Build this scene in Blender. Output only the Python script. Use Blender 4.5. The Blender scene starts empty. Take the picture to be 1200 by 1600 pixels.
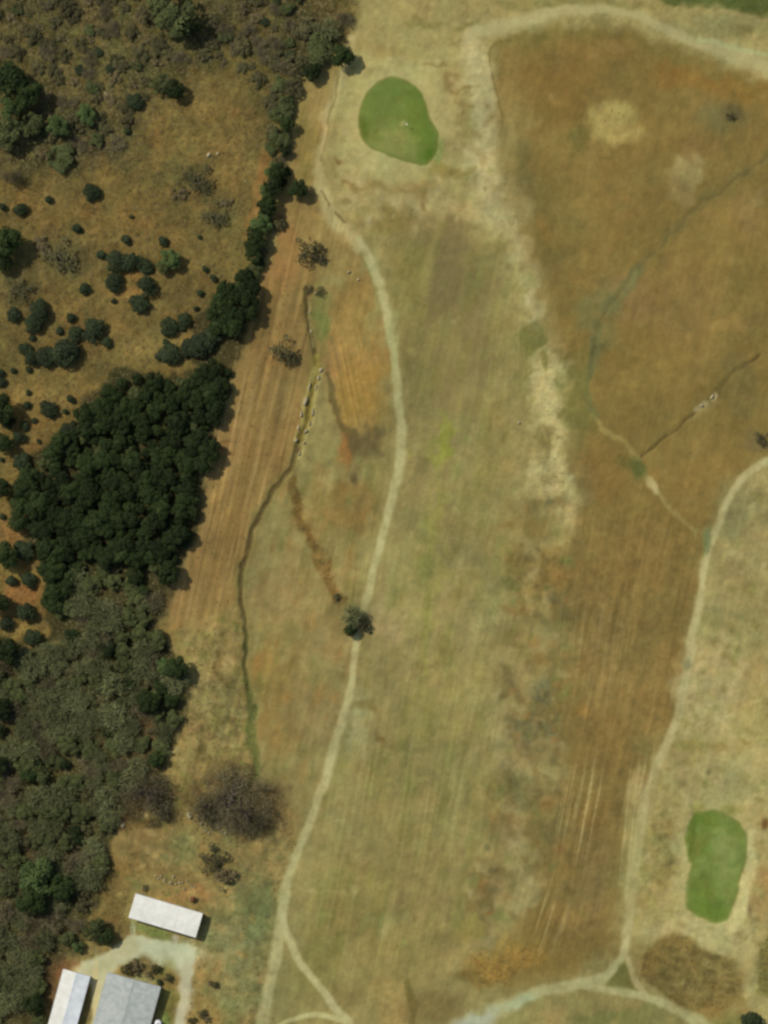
import bpy, bmesh, math, random
import numpy as np
from mathutils import Vector, Matrix

# ------------------------------------------------------------------ camera, world, sun, exposure
scene = bpy.context.scene
S = 0.2                                   # metres per photograph pixel
ALT = 1000.0
cam_d = bpy.data.cameras.new('camera'); cam = bpy.data.objects.new('camera', cam_d)
scene.collection.objects.link(cam); scene.camera = cam
cam.location = (0, 0, ALT); cam.rotation_euler = (0, 0, 0)
cam_d.sensor_fit = 'VERTICAL'; cam_d.angle = 2*math.atan(160.0/ALT)
cam_d.clip_start = 10; cam_d.clip_end = 20000

SUN_EL = math.radians(45)
hx, hy = 0.82, -0.57                      # the way shadows fall on the ground
SUN_AZ = math.atan2(-hx, -hy)             # clockwise from +Y, towards the sun
world = bpy.data.worlds.new('World'); scene.world = world; world.use_nodes = True
nt = world.node_tree
sky = nt.nodes.new('ShaderNodeTexSky'); sky.sky_type = 'NISHITA'; sky.sun_disc = False
sky.sun_elevation = SUN_EL; sky.sun_rotation = SUN_AZ % (2*math.pi)
sky.dust_density = 2.0
bg = nt.nodes['Background']; bg.inputs[1].default_value = 0.095
nt.links.new(sky.outputs[0], bg.inputs[0])
sun_d = bpy.data.lights.new('sun', 'SUN'); sun_d.energy = 3.2; sun_d.angle = math.radians(0.5)
sun_d.color = (1.0, 0.95, 0.86)
sun = bpy.data.objects.new('sun', sun_d); scene.collection.objects.link(sun)
sun.rotation_euler = Vector((hx, hy, -math.tan(SUN_EL))).to_track_quat('-Z', 'Y').to_euler()
sun.location = (-200, 100, 400)
vs = scene.view_settings
vs.view_transform = 'Standard'; vs.look = 'None'; vs.gamma = 1; vs.use_curve_mapping = False
vs.exposure = 0.0
scene.cycles.max_bounces = 5
scene.cycles.diffuse_bounces = 3
scene.cycles.pixel_filter_type = 'BLACKMAN_HARRIS'
scene.cycles.filter_width = 2.6

# light a level surface gets here (colour shown / albedo), used to turn shown colours into base colours
ILL = np.array([1.05, 1.035, 1.04])
rng = np.random.default_rng(7)
random.seed(7)
COL = scene.collection

# ------------------------------------------------------------------ colour field of the land cover
STEP = 2
X0, X1, Y0, Y1 = -120, 1320, -120, 1720
xs = np.arange(X0, X1+1, STEP, dtype=np.float32); ys = np.arange(Y0, Y1+1, STEP, dtype=np.float32)
PX, PY = np.meshgrid(xs, ys)
H, Wd = PX.shape

def fft_noise(seed, lu, lv=None, ang=0.0, p=0.0):
    """smooth noise with correlation lengths lu, lv (photo px) along axes turned by ang; p>0 adds finer octaves"""
    lv = lu if lv is None else lv
    g = np.random.default_rng(seed)
    F = np.fft.rfft2(g.standard_normal((H, Wd)))
    fy = np.fft.fftfreq(H, STEP)[:, None]; fx = np.fft.rfftfreq(Wd, STEP)[None, :]
    c, s = math.cos(ang), math.sin(ang)
    u = fx*c+fy*s; v = -fx*s+fy*c
    k2 = (u*lu)**2+(v*lv)**2
    A = np.exp(-k2*2.2) if p == 0 else 1/(1+k2*4)**(p/2)
    n = np.fft.irfft2(F*A, (H, Wd))
    return (n/n.std()).astype(np.float32)

LEAN = math.atan2(0.22, 1.0)              # mowing and plough lines lean a little to the east
n_big = fft_noise(1, 90, p=2.4); n_mid = fft_noise(2, 26, p=2.2); n_small = fft_noise(3, 9, p=2.0)
n_fine = fft_noise(4, 4.5); n_hue = fft_noise(5, 45, p=2.2); n_hue2 = fft_noise(6, 14, p=2.0)
n_streak = fft_noise(8, 4.0, 90, LEAN); n_streak2 = fft_noise(9, 9, 160, LEAN)
n_streak3 = fft_noise(16, 7, 40, LEAN+.12)*(.5+.5*np.clip(fft_noise(17, 60), -1, 2))
n_wx = fft_noise(10, 22, p=2.6); n_wy = fft_noise(11, 22, p=2.6)
n_wx2 = fft_noise(12, 60); n_wy2 = fft_noise(13, 60)
n_clump = fft_noise(14, 13); n_clump2 = fft_noise(15, 22, p=2.2)

def sm(x): x = np.clip(x, 0, 1); return x*x*(3-2*x)
def catmull(pts, n=8):
    P = np.array(pts, float)
    if len(P) < 3: return P
    Q = np.vstack([2*P[0]-P[1], P, 2*P[-1]-P[-2]]); out = []
    for i in range(len(P)-1):
        p0, p1, p2, p3 = Q[i:i+4]
        for t in np.arange(n)/n:
            out.append(.5*((2*p1)+(-p0+p2)*t+(2*p0-5*p1+4*p2-p3)*t*t+(-p0+3*p1-3*p2+p3)*t**3))
    out.append(P[-1]); return np.array(out)

def box(x0, x1, y0, y1, pad):
    i0 = max(0, int((y0-pad-Y0)//STEP)); i1 = min(H, int((y1+pad-Y0)//STEP)+2)
    j0 = max(0, int((x0-pad-X0)//STEP)); j1 = min(Wd, int((x1+pad-X0)//STEP)+2)
    return slice(i0, i1), slice(j0, j1)

def warped(sl, w):
    return PX[sl]+w*n_wx[sl]+w*.8*n_wx2[sl], PY[sl]+w*n_wy[sl]+w*.8*n_wy2[sl]

def m_stroke(pts, width, soft=.5, w=2.0, smooth=True, k=1.0):
    width = np.array(width)*k if not np.isscalar(width) else width*k
    P = catmull(pts) if smooth else np.array(pts, float)
    wd = np.full(len(P), float(width)) if np.isscalar(width) else np.interp(np.linspace(0, 1, len(P)), np.linspace(0, 1, len(width)), width)
    M = np.zeros((H, Wd), np.float32); wm = wd.max()
    for a, b, wa, wb in zip(P[:-1], P[1:], wd[:-1], wd[1:]):
        sl = box(min(a[0], b[0]), max(a[0], b[0]), min(a[1], b[1]), max(a[1], b[1]), wm*(1+soft)+4*w+4)
        x, y = warped(sl, w); d = b-a; L2 = d@d+1e-9
        t = np.clip(((x-a[0])*d[0]+(y-a[1])*d[1])/L2, 0, 1)
        r = np.hypot(x-a[0]-t*d[0], y-a[1]-t*d[1]); hw = (wa+(wb-wa)*t)/2
        M[sl] = np.maximum(M[sl], sm((hw*(1+soft)-r)/(2*soft*hw+1e-6)))
    return M

def m_blob(cx, cy, rx, ry, rot=0, soft=.45, w=4.0):
    M = np.zeros((H, Wd), np.float32); R = max(rx, ry)
    sl = box(cx, cx, cy, cy, R*(1+soft)+4*w)
    x, y = warped(sl, w); c, s = math.cos(math.radians(rot)), math.sin(math.radians(rot))
    u = ((x-cx)*c+(y-cy)*s)/rx; v = (-(x-cx)*s+(y-cy)*c)/ry
    M[sl] = sm((1+soft-np.hypot(u, v))/(2*soft)); return M

def m_poly(pts, soft=8.0, w=5.0, smooth=False):
    P = catmull(list(pts)+[pts[0]], 6)[:-1] if smooth else np.array(pts, float)
    M = np.zeros((H, Wd), np.float32)
    sl = box(P[:, 0].min(), P[:, 0].max(), P[:, 1].min(), P[:, 1].max(), soft+4*w)
    x, y = warped(sl, w); ins = np.zeros(x.shape, bool); dist = np.full(x.shape, 1e9, np.float32)
    for a, b in zip(P, np.roll(P, -1, 0)):
        d = b-a
        if abs(d[1]) > 1e-9:
            ins ^= ((a[1] > y) != (b[1] > y)) & (x < d[0]*(y-a[1])/d[1]+a[0])
        t = np.clip(((x-a[0])*d[0]+(y-a[1])*d[1])/(d@d+1e-9), 0, 1)
        dist = np.minimum(dist, np.hypot(x-a[0]-t*d[0], y-a[1]-t*d[1]))
    M[sl] = sm((np.where(ins, dist, -dist)+soft)/(2*soft)); return M

C = np.empty((H, Wd, 3), np.float32); C[:] = (144, 130, 80)      # dry fairway grass, as it shows in the sun
ROUGH = np.full((H, Wd), .03, np.float32)                        # height of the small relief, metres
VAR = np.full((H, Wd), .75, np.float32)                          # how patchy the cover is
STR = np.full((H, Wd), .7, np.float32)                           # how strong its lines are

def put(M, col, a=1.0, rough=None, var=None, streak=None):
    global C
    m = (M*a)[..., None]; C += (np.array(col, np.float32)-C)*m
    for A, v in ((ROUGH, rough), (VAR, var), (STR, streak)):
        if v is not None: A += (v-A)*M
def blob(cx, cy, rx, ry, col, a=.8, rot=0, soft=.5, w=4.0, **k): put(m_blob(cx, cy, rx, ry, rot, soft, w), col, a, **k)
def stroke(pts, width, col, a=.8, soft=.6, w=2.0, **k): put(m_stroke(pts, width, soft, w), col, a, **k)
def poly(pts, col, a=1.0, soft=8, w=5.0, smooth=True, **k): put(m_poly(pts, soft, w, smooth), col, a, **k)

def dab(cx, cy, rx, ry, rot, col, a, soft=.8, w=1.5):
    sl = box(cx, cx, cy, cy, max(rx, ry)*(1+soft)+2)
    x, y = PX[sl]+w*n_wx[sl], PY[sl]+w*n_wy[sl]; c, s_ = math.cos(rot), math.sin(rot)
    m = sm((1+soft-np.hypot(((x-cx)*c+(y-cy)*s_)/rx, (-(x-cx)*s_+(y-cy)*c)/ry))/(2*soft))*a
    C[sl] += (np.array(col, np.float32)-C[sl])*m[..., None]
def dabs(n, poly_, sizes, cols, a, seed, rot=None, elong=(1, 2.2)):
    g = random.Random(seed); x0, x1 = min(p[0] for p in poly_), max(p[0] for p in poly_); y0, y1 = min(p[1] for p in poly_), max(p[1] for p in poly_)
    k = 0
    while k < n:
        x, y = g.uniform(x0, x1), g.uniform(y0, y1)
        if not inside(poly_, x, y): continue
        k += 1; rr = g.uniform(*sizes)
        dab(x, y, rr, rr*g.uniform(*elong), g.uniform(0, 3.14) if rot is None else rot+g.uniform(-.08, .08), g.choice(cols), a*g.uniform(.5, 1.2))
def lines(x, y, n, gap, length, seed, col, a, width=1.3, lean=.2):
    g = random.Random(seed)
    for i in range(n):
        xc = x+(i-n/2)*gap+g.uniform(-gap, gap)*.35; yc = y+g.uniform(-.25, .25)*length
        dab(xc, yc, width*g.uniform(.8, 1.4), length*g.uniform(.25, .5), lean+g.uniform(-.015, .015), col, a*g.uniform(.5, 1.1), .7, .35)
def inside(P, x, y):
    r = False
    for (xa, ya), (xb, yb) in zip(P, P[1:]+P[:1]):
        if (ya > y) != (yb > y) and x < (xb-xa)*(y-ya)/(yb-ya)+xa: r = not r
    return r
# --- west scrub, strip and wood floor
poly([(-150,-150),(560,-150),(560,20),(530,80),(470,120),(455,220),(415,300),(390,400),(405,470),(350,620),(310,760),(270,900),(250,990),(300,1080),
      (270,1180),(270,1280),(190,1330),(150,1420),(120,1500),(60,1640),(60,1760),(-150,1760)], (120,101,56), 1, soft=8, w=3, rough=.10, var=1.25, streak=.3)
poly([(-150,-150),(540,-150),(530,30),(500,110),(470,120),(380,60),(330,80),(290,130),(260,170),(200,230),(120,265),(60,255),(-150,270)], (90,82,46), .9, soft=22, w=10, rough=.16, var=1.7)
blob(60,40,130,60,(104,92,50),.5); blob(360,70,70,60,(104,92,50),.7,w=8); blob(150,110,40,70,(112,96,52),.5,w=9); blob(240,60,60,30,(112,98,50),.5)
blob(80,220,90,45,(66,68,42),.6,w=9); blob(20,180,70,60,(60,64,40),.7,w=8); blob(150,200,40,45,(72,70,44),.6)
blob(300,190,70,60,(124,106,58),.7,w=9); blob(380,140,50,90,(122,104,58),.6,w=8); blob(420,120,30,80,(98,90,50),.6)
blob(310,290,36,40,(92,84,50),.75,w=7); blob(338,345,28,34,(88,84,50),.75,w=6); blob(290,270,30,20,(104,94,54),.6); blob(300,245,30,12,(132,110,60),.5)
blob(95,405,48,34,(98,88,54),.75,w=8); blob(30,455,34,36,(92,82,52),.7,w=6); blob(70,380,40,20,(108,92,54),.6)
stroke([(412,240),(405,290),(398,330),(388,375)], 14, (146,106,60), .8, rough=.05)
for x,y,r in ((142,322,20),(190,460,16),(88,490,14),(300,300,10),(52,700,14),(30,930,16),(25,340,16),(222,458,16),(110,510,14),(100,632,12),(50,665,14),(330,240,10)):
    blob(x,y,r,r*.7,(148,110,62),.40,w=5)
blob(230,540,70,26,(128,110,62),.6); blob(150,470,40,50,(128,108,62),.5); blob(300,545,45,10,(140,122,70),.7,rot=-14)
blob(330,395,50,50,(124,108,60),.6)
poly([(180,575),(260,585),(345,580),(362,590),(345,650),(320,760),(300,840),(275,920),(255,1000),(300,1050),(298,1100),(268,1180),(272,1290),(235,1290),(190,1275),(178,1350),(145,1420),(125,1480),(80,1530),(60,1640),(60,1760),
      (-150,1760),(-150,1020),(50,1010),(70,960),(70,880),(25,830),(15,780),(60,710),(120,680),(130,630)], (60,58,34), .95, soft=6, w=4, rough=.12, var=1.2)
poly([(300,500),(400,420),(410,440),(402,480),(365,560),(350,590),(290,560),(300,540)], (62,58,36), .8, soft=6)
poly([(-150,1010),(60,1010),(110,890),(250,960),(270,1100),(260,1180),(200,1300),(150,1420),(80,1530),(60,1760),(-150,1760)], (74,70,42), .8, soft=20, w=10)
blob(240,1130,26,20,(104,84,56),.7); blob(215,1170,30,20,(96,80,52),.6); blob(60,1325,60,20,(84,64,44),.6); blob(70,1480,50,30,(88,78,48),.5); blob(25,1080,30,14,(112,88,54),.6)
blob(20,825,22,22,(146,114,66),.9); blob(22,892,12,14,(148,132,72),.9); blob(38,930,24,20,(150,112,64),.9); blob(28,992,26,7,(146,128,70),.8); blob(76,1015,22,8,(132,122,66),.7)
# --- tan strip between wood and ditch
poly([(500,80),(545,60),(520,170),(500,250),(505,300),(545,370),(560,420),(500,440),(480,560),(480,650),(440,750),(385,850),(372,930),(385,1080),(395,1200),(330,1210),(300,1300),(190,1330),(185,1300),(265,1280),(262,1190),(300,1090),(262,1000),(280,915),(320,760),(350,650),(370,570),(405,480),(410,430),(435,340),(450,260),(460,200),(470,130)],
     (146,125,74), 1, soft=5, w=2.5, rough=.04, var=.8, streak=1.2)
poly([(410,420),(470,380),(490,450),(478,560),(470,670),(425,760),(380,850),(368,930),(330,960),(262,980),(290,890),(325,770),(352,660),(372,570)], (142,116,68), .9, soft=10, w=5, rough=.05, streak=2.3, var=.6)
stroke([(352,660),(325,760),(300,860),(268,960)], 40, (140,112,68), .4, w=5, soft=.8)
stroke([(400,580),(380,700),(345,820),(320,900)], 26, (128,106,60), .45, w=5, soft=.8)
blob(345,690,18,2,(112,90,52),.8,rot=-4,w=1); blob(470,330,40,40,(132,112,66),.5); blob(440,390,20,60,(150,112,66),.5)
blob(330,1060,60,80,(146,132,82),.6,w=8,rough=.07,var=1.4); blob(330,1150,60,60,(152,136,82),.6,w=8,rough=.07,var=1.4); blob(262,985,14,20,(150,122,70),.8)
blob(480,140,20,50,(150,132,78),.7); blob(478,230,12,60,(136,122,66),.6); blob(530,30,20,14,(144,118,68),.7); blob(600,10,60,12,(150,124,68),.7)
stroke([(408,360),(405,420),(400,470)], 14, (140,122,66), .3)
# --- triangle between ditch and path
blob(470,900,80,120,(148,130,80),.6,w=8); blob(520,880,60,120,(138,124,74),.6,w=8); blob(430,850,30,60,(146,134,82),.7); blob(440,930,40,50,(146,124,78),.5)
poly([(535,425),(575,440),(598,540),(606,620),(600,680),(570,690),(540,640),(515,590),(505,520),(515,450)], (147,119,66), .75, soft=16, w=6, rough=.04)
blob(560,610,34,50,(150,122,60),.6); blob(570,500,20,50,(140,124,70),.5); blob(500,500,12,46,(122,122,66),.7); blob(510,560,16,30,(144,112,68),.6)
blob(510,720,30,26,(142,132,80),.6); blob(530,790,60,40,(140,116,64),.7,w=7); blob(600,700,12,60,(138,124,74),.5); blob(540,700,10,32,(150,106,58),.8,w=2); blob(580,740,20,30,(128,122,68),.5)
stroke([(508,582),(528,632),(545,672),(556,700)], [7,10,16,22], (98,84,50), .75, w=3); blob(568,692,22,16,(98,86,56),.75,w=6); blob(547,735,7,22,(84,72,46),.8,w=3); blob(562,712,24,8,(110,96,58),.6)
stroke([(452,752),(468,795),(485,840),(505,885),(518,925),(530,945)], [14,14,18,18,14,16], (112,86,44), .8, w=3, rough=.08, var=1.5); blob(535,965,30,26,(112,98,58),.6,w=6)
blob(432,1080,30,90,(142,118,64),.65,w=8); blob(412,1030,10,60,(150,122,66),.6); blob(470,1110,30,50,(136,116,72),.6); blob(450,990,60,20,(134,122,72),.4); blob(510,1000,40,30,(150,128,80),.5)
# --- north part around the first green
poly([(560,-150),(1350,-150),(1350,140),(1200,120),(1080,75),(940,40),(840,45),(765,70),(770,140),(790,230),(805,330),(845,420),(850,520),(790,480),(770,360),(640,340),(560,370),(520,300),(515,200),(545,90)], (156,141,88), .9, soft=14, w=6, rough=.03, var=.9, streak=.4)
blob(622,190,96,106,(162,150,94),.85,w=6,rough=.015,var=.6); blob(545,180,22,90,(162,148,92),.6)
stroke([(735,70),(752,150),(760,220),(768,290),(795,350)], [34,52,62,64,38], (176,163,112), .9, w=3.5, soft=.6, rough=.03)
stroke([(600,320),(680,320),(760,330)], 34, (164,148,98), .6, w=7); blob(560,250,24,40,(168,152,100),.5); blob(540,300,24,30,(168,152,100),.6)
for x,y,rx,ry,c in ((535,245,12,6,(122,92,54)),(538,286,8,4,(120,96,56)),(680,100,24,5,(128,112,66)),(705,130,9,16,(132,108,64)),(725,145,14,5,(132,112,66)),(635,288,50,10,(140,116,68)),(670,310,8,18,(146,120,74)),
                    (700,265,40,10,(142,124,66)),(725,190,10,40,(140,128,76)),(660,30,30,8,(128,116,66)),(720,45,20,6,(128,118,68)),(600,80,40,14,(146,130,78)),(560,290,30,10,(140,122,70)),(610,350,34,20,(132,118,66)),(505,330,14,10,(120,104,62))):
    blob(x,y,rx,ry,c,.7,w=4)
poly([(1000,-30),(1350,-30),(1350,40),(1200,24),(1130,12),(1040,2)], (84,92,46), .9, soft=6, w=3, rough=.05)
blob(1090,40,90,20,(146,136,86),.8); blob(900,5,140,10,(134,124,72),.6); blob(1160,48,14,10,(118,108,64),.6); blob(1150,30,40,10,(150,138,88),.6)
# --- east brown field
poly([(775,62),(830,60),(880,48),(950,48),(1040,72),(1120,100),(1350,170),(1350,720),(1200,722),(1160,748),(1120,800),(1100,850),(1080,960),(1060,1080),(1030,1170),(1000,1210),(975,1350),(945,1480),(860,1530),(740,1535),(740,1500),(800,1460),(850,1380),(880,1200),(868,1080),(880,900),(905,780),(905,690),(895,600),(865,530),(840,470),(820,380),(800,300),(792,230),(778,140)],
     (132,112,62), 1, soft=18, w=2.5, rough=.035, var=.6, streak=.5)
stroke([(790,72),(860,62),(950,62),(1040,85),(1110,112),(1200,150)], 24, (122,108,58), .6, w=4)
stroke([(1030,112),(1100,128),(1200,150)], 34, (137,106,54), .65, w=6); blob(850,112,60,26,(130,104,55),.5,w=7); blob(800,150,24,80,(146,126,74),.6,w=5); stroke([(800,62),(768,72),(764,100),(778,150),(788,200)], 4, (118,104,58), .6, w=1.5); blob(930,80,60,20,(138,112,62),.6); blob(960,75,30,8,(150,126,74),.5)
blob(820,200,22,40,(150,132,78),.55,w=8); blob(800,215,16,26,(156,138,84),.6); blob(880,150,60,40,(128,102,54),.5)
blob(962,190,44,36,(164,147,86),.95,w=3,soft=.3,rough=.05); blob(975,205,36,24,(156,136,80),.6); blob(905,215,14,22,(110,102,54),.6); blob(960,240,30,5,(112,94,50),.5)
blob(1120,188,36,24,(110,102,64),.7,w=4); blob(1142,180,18,14,(90,78,50),.5)
blob(1076,268,24,40,(160,142,90),.85,rot=12,w=4,soft=.35); blob(1066,300,20,18,(154,136,86),.7); blob(1100,230,40,14,(124,100,58),.6); blob(1170,330,22,40,(142,118,72),.6); blob(1190,300,14,14,(158,136,86),.5)
blob(1000,300,70,50,(130,110,62),.5); blob(860,340,40,60,(122,108,60),.5); blob(820,260,10,60,(114,104,60),.6); blob(830,300,12,40,(116,104,62),.6); blob(980,470,50,40,(136,112,70),.6); blob(1060,480,60,60,(134,110,66),.5); blob(1010,590,80,60,(134,114,62),.5); blob(1140,510,40,8,(150,126,72),.6,rot=-12)
blob(870,440,30,60,(124,106,60),.6); blob(940,500,30,50,(116,110,66),.7); blob(860,400,16,16,(104,98,54),.5)
stroke([(1210,235),(1150,275),(1095,320),(1040,372),(1005,405)], [16,20,18,10,8], (116,103,60), .6, w=2.5); stroke([(1000,410),(980,445),(955,480),(935,520),(925,580),(918,620),(930,655)], [10,18,22,20,14,10,8], (108,106,66), .75, w=3)
stroke([(1210,235),(1150,275),(1095,320),(1040,372),(1005,405),(978,440),(940,510),(925,560)], 4, (96,86,52), .4, w=2.5)
stroke([(1185,555),(1160,575),(1140,592),(1118,618),(1080,652),(1060,672),(1030,692),(1005,712)], 5, (98,80,46), .85, w=1.5); blob(1150,580,22,26,(116,104,62),.6)
blob(1114,620,9,4,(178,158,112),.95,rot=-55,w=1.5); blob(1096,634,11,6,(176,156,110),.95,rot=-40,w=2); blob(1150,641,6,6,(164,140,90),.8,w=1); blob(1100,640,24,6,(150,128,78),.6,rot=-42,w=2)
stroke([(925,650),(950,675),(975,695),(998,722)], [8,10,9,6], (156,138,80), .75, w=2); stroke([(998,715),(1012,745),(1032,772),(1060,806),(1085,835)], 8, (154,138,84), .7, w=2)
blob(1004,734,11,15,(82,90,46),.8,rot=-25,w=3); blob(985,725,16,10,(98,96,48),.6); blob(1022,760,6,13,(176,160,108),.95,rot=-25,w=1.5)
blob(1180,690,24,18,(112,98,66),.6); blob(1160,620,30,40,(120,108,62),.6); blob(1180,480,30,30,(136,114,64),.5)
# --- pale rough line between fairway and brown field
stroke([(812,380),(816,420),(826,460),(838,500)], [26,36,26,22], (176,162,112), .9, w=4); blob(800,330,26,40,(166,152,100),.7)
poly([(850,538),(875,545),(884,590),(880,640),(890,690),(895,740),(905,790),(890,830),(850,800),(825,760),(840,710),(838,660),(824,610),(830,570)], (172,157,104), .9, soft=15, w=4, rough=.05, var=1.1)
stroke([(788,215),(800,290),(818,360),(836,420),(850,480),(866,535)], 30, (145,128,78), .65, w=1, soft=.95); stroke([(884,590),(892,650),(898,720),(905,790)], 22, (132,118,68), .5, w=2, soft=.9)
blob(853,564,6,14,(118,112,60),.8,w=2); blob(852,692,13,26,(118,106,62),.85,w=4); blob(832,740,9,9,(172,158,106),.8,w=2); blob(835,530,15,26,(108,108,56),.7); blob(905,625,22,60,(112,108,58),.75,w=5); blob(880,650,8,10,(104,100,56),.6); blob(815,570,14,60,(124,116,64),.6); blob(805,440,16,30,(150,138,80),.5)
blob(910,760,16,50,(124,108,66),.6); blob(945,740,40,40,(138,110,60),.5)
blob(845,800,40,60,(152,138,86),.5,w=8); blob(830,840,30,30,(160,146,94),.5); blob(840,900,46,50,(142,120,68),.7,w=9,var=1.3); blob(815,930,20,50,(148,134,82),.5)
# --- fairway
blob(700,440,66,80,(126,112,71),.95,w=8,var=.5); blob(715,570,78,90,(132,117,73),.85,w=10,var=.5); blob(640,440,30,60,(134,124,68),.6); blob(790,560,24,60,(142,128,76),.5); blob(650,560,30,60,(136,124,74),.5)
stroke([(685,660),(690,720),(684,790),(672,880),(660,960),(655,1050)], [16,24,30,30,26,16], (140,136,68), .55, w=8, soft=.9); blob(698,700,10,26,(132,130,58),.6); blob(688,690,6,40,(140,138,62),.5)
blob(763,720,9,7,(168,150,96),.8,w=1.5); blob(653,552,8,5,(160,144,90),.5); blob(720,500,8,4,(158,140,92),.5)
stroke([(640,850),(630,950),(615,1050)], 30, (154,140,84), .5, w=8); stroke([(760,640),(770,760),(760,860)], 50, (146,130,76), .5, w=10); blob(740,940,60,100,(142,130,82),.5,w=10)
blob(600,975,26,40,(164,142,94),.75,w=5); blob(560,1130,24,46,(164,156,106),.75,w=5); blob(575,1105,22,9,(124,108,60),.7,w=4); blob(594,1155,6,4,(116,98,52),.8,w=1); blob(508,1130,20,40,(136,122,78),.6)
stroke([(712,1020),(705,1150),(690,1300),(672,1420),(655,1500)], [26,34,34,24,14], (152,138,82), .6, w=6, soft=.8); stroke([(660,1060),(640,1180),(615,1310),(590,1440)], [30,30,24,24], (130,124,70), .5, w=6, soft=.8)
blob(560,1300,60,60,(144,130,80),.5,w=9); blob(540,1390,50,40,(136,126,72),.5,w=8); blob(570,1450,80,40,(132,118,66),.5,w=9); blob(605,1520,60,50,(138,122,70),.5); blob(490,1395,10,5,(160,148,96),.8); blob(520,1398,16,4,(164,150,98),.6); blob(550,1395,7,8,(158,148,96),.7); blob(535,1278,14,3,(160,146,96),.7)
poly([(605,1530),(632,1535),(642,1570),(645,1620),(600,1620),(598,1570)], (156,136,82), .75, soft=6, w=4); stroke([(635,1535),(648,1570),(645,1610)], 10, (110,98,52), .7, w=2); blob(540,1560,30,20,(124,108,64),.6); blob(675,1575,40,20,(122,104,60),.5)
blob(780,1150,24,70,(158,145,94),.7,w=7); blob(800,1030,16,36,(164,150,98),.8,w=5); blob(820,1080,16,30,(150,132,82),.6); blob(750,1090,20,50,(150,138,84),.5)
blob(852,1112,34,40,(104,98,66),.85,w=8,rough=.045,var=1.5); blob(875,1010,10,60,(116,110,62),.6); blob(815,1140,24,24,(116,100,66),.6); blob(830,1180,36,20,(122,104,64),.6); blob(820,1226,46,30,(108,95,60),.8,w=7,var=1.3); blob(855,1200,12,40,(150,136,84),.6); blob(800,1300,24,34,(156,138,94),.75,w=5); blob(760,1240,20,60,(134,114,64),.5)
blob(720,1420,50,60,(124,110,66),.6,w=9); blob(775,1400,26,40,(144,126,80),.6); blob(765,1405,8,22,(112,98,58),.6); blob(850,1300,16,90,(136,116,66),.5); blob(860,1360,12,60,(120,104,60),.5)
blob(640,1330,90,120,(140,126,76),.35,w=10)
poly([(740,1500),(790,1475),(835,1480),(850,1505),(800,1525),(745,1535)], (146,119,62), .75, soft=14, w=7, rough=.07, var=1.4); blob(730,1450,20,20,(146,134,72),.6); blob(745,1530,30,10,(116,98,52),.6)
# lower brown strip, with plough lines
poly([(880,850),(990,800),(1085,860),(1075,960),(1050,1100),(1010,1190),(960,1380),(930,1470),(860,1460),(860,1350),(890,1200),(880,1000)], (129,109,63), .6, soft=26, w=8, streak=1.2, var=.9)
blob(985,1030,50,90,(132,111,64),.5,w=9); blob(900,900,16,60,(118,102,60),.5); blob(1060,850,14,40,(120,98,52),.5); blob(930,1000,20,90,(140,120,72),.5); blob(910,1110,8,12,(156,122,60),.7); blob(900,1130,30,40,(124,106,62),.5); blob(975,1330,26,90,(126,110,64),.6); blob(920,1480,60,30,(124,104,58),.6,w=8); blob(1020,1170,24,26,(134,122,72),.5); blob(925,1380,36,70,(124,106,66),.6,w=8); blob(875,1322,12,10,(136,104,62),.6)
# --- south-east hole
poly([(1195,740),(1350,700),(1350,1650),(1180,1650),(1100,1500),(1010,1460),(985,1470),(995,1330),(1020,1220),(1060,1120),(1085,1000),(1105,880),(1130,800)], (158,143,90), .95, soft=8, w=4, rough=.03, var=.9, streak=.5)
blob(1150,880,44,90,(146,132,84),.7,w=9); blob(1150,790,40,40,(140,130,84),.7); blob(1110,960,18,60,(146,138,86),.5); blob(1180,960,30,60,(150,136,84),.5)
blob(1110,1080,60,60,(172,155,104),.8,w=6,soft=.35); blob(1170,1080,24,40,(150,134,80),.5); blob(1130,1220,80,46,(168,154,100),.75,w=7); blob(1105,1165,60,6,(138,122,66),.5,w=3); blob(1170,1130,30,30,(160,146,88),.5)
blob(1115,1350,70,104,(166,152,98),.8,w=5); blob(1025,1330,30,70,(146,130,76),.6,w=7,var=1.3); blob(990,1230,14,24,(164,148,96),.7); blob(1055,1365,30,24,(138,122,68),.6,w=6); blob(1000,1400,20,60,(154,142,86),.5)
blob(1080,1455,80,20,(172,156,104),.85,w=5); blob(1140,1478,36,20,(168,154,102),.8); blob(1190,1385,20,40,(154,126,76),.8,w=3); blob(1168,1418,5,10,(96,72,44),.9,w=2); blob(1196,1285,5,8,(110,80,46),.8,w=1); blob(1166,1390,8,34,(152,124,82),.6)
poly([(1005,1478),(1050,1468),(1120,1486),(1158,1515),(1165,1550),(1130,1580),(1085,1582),(1045,1562),(1010,1530),(1000,1500)], (126,107,60), .92, soft=9, w=4, rough=.06, var=1.3)
blob(1130,1570,40,20,(140,116,66),.5); poly([(1185,1480),(1200,1462),(1260,1450),(1260,1560),(1195,1550),(1178,1515)], (112,106,56), .85, soft=7, w=3, rough=.1); blob(1150,1600,40,20,(124,116,62),.7); blob(1175,1520,10,50,(154,142,92),.6)
blob(1120,1610,60,10,(120,110,62),.5)
# south verge under the road
poly([(760,1600),(830,1562),(900,1550),(1000,1568),(1080,1605),(1080,1760),(700,1760)], (138,128,78), .9, soft=8, w=4); blob(870,1585,20,16,(158,140,88),.6); blob(960,1590,60,16,(116,116,66),.6,w=6); blob(800,1600,40,14,(144,136,84),.6)
poly([(975,1498),(990,1535),(1000,1555),(940,1542),(960,1522)], (112,108,60), .9, soft=4, w=1.5)
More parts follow.
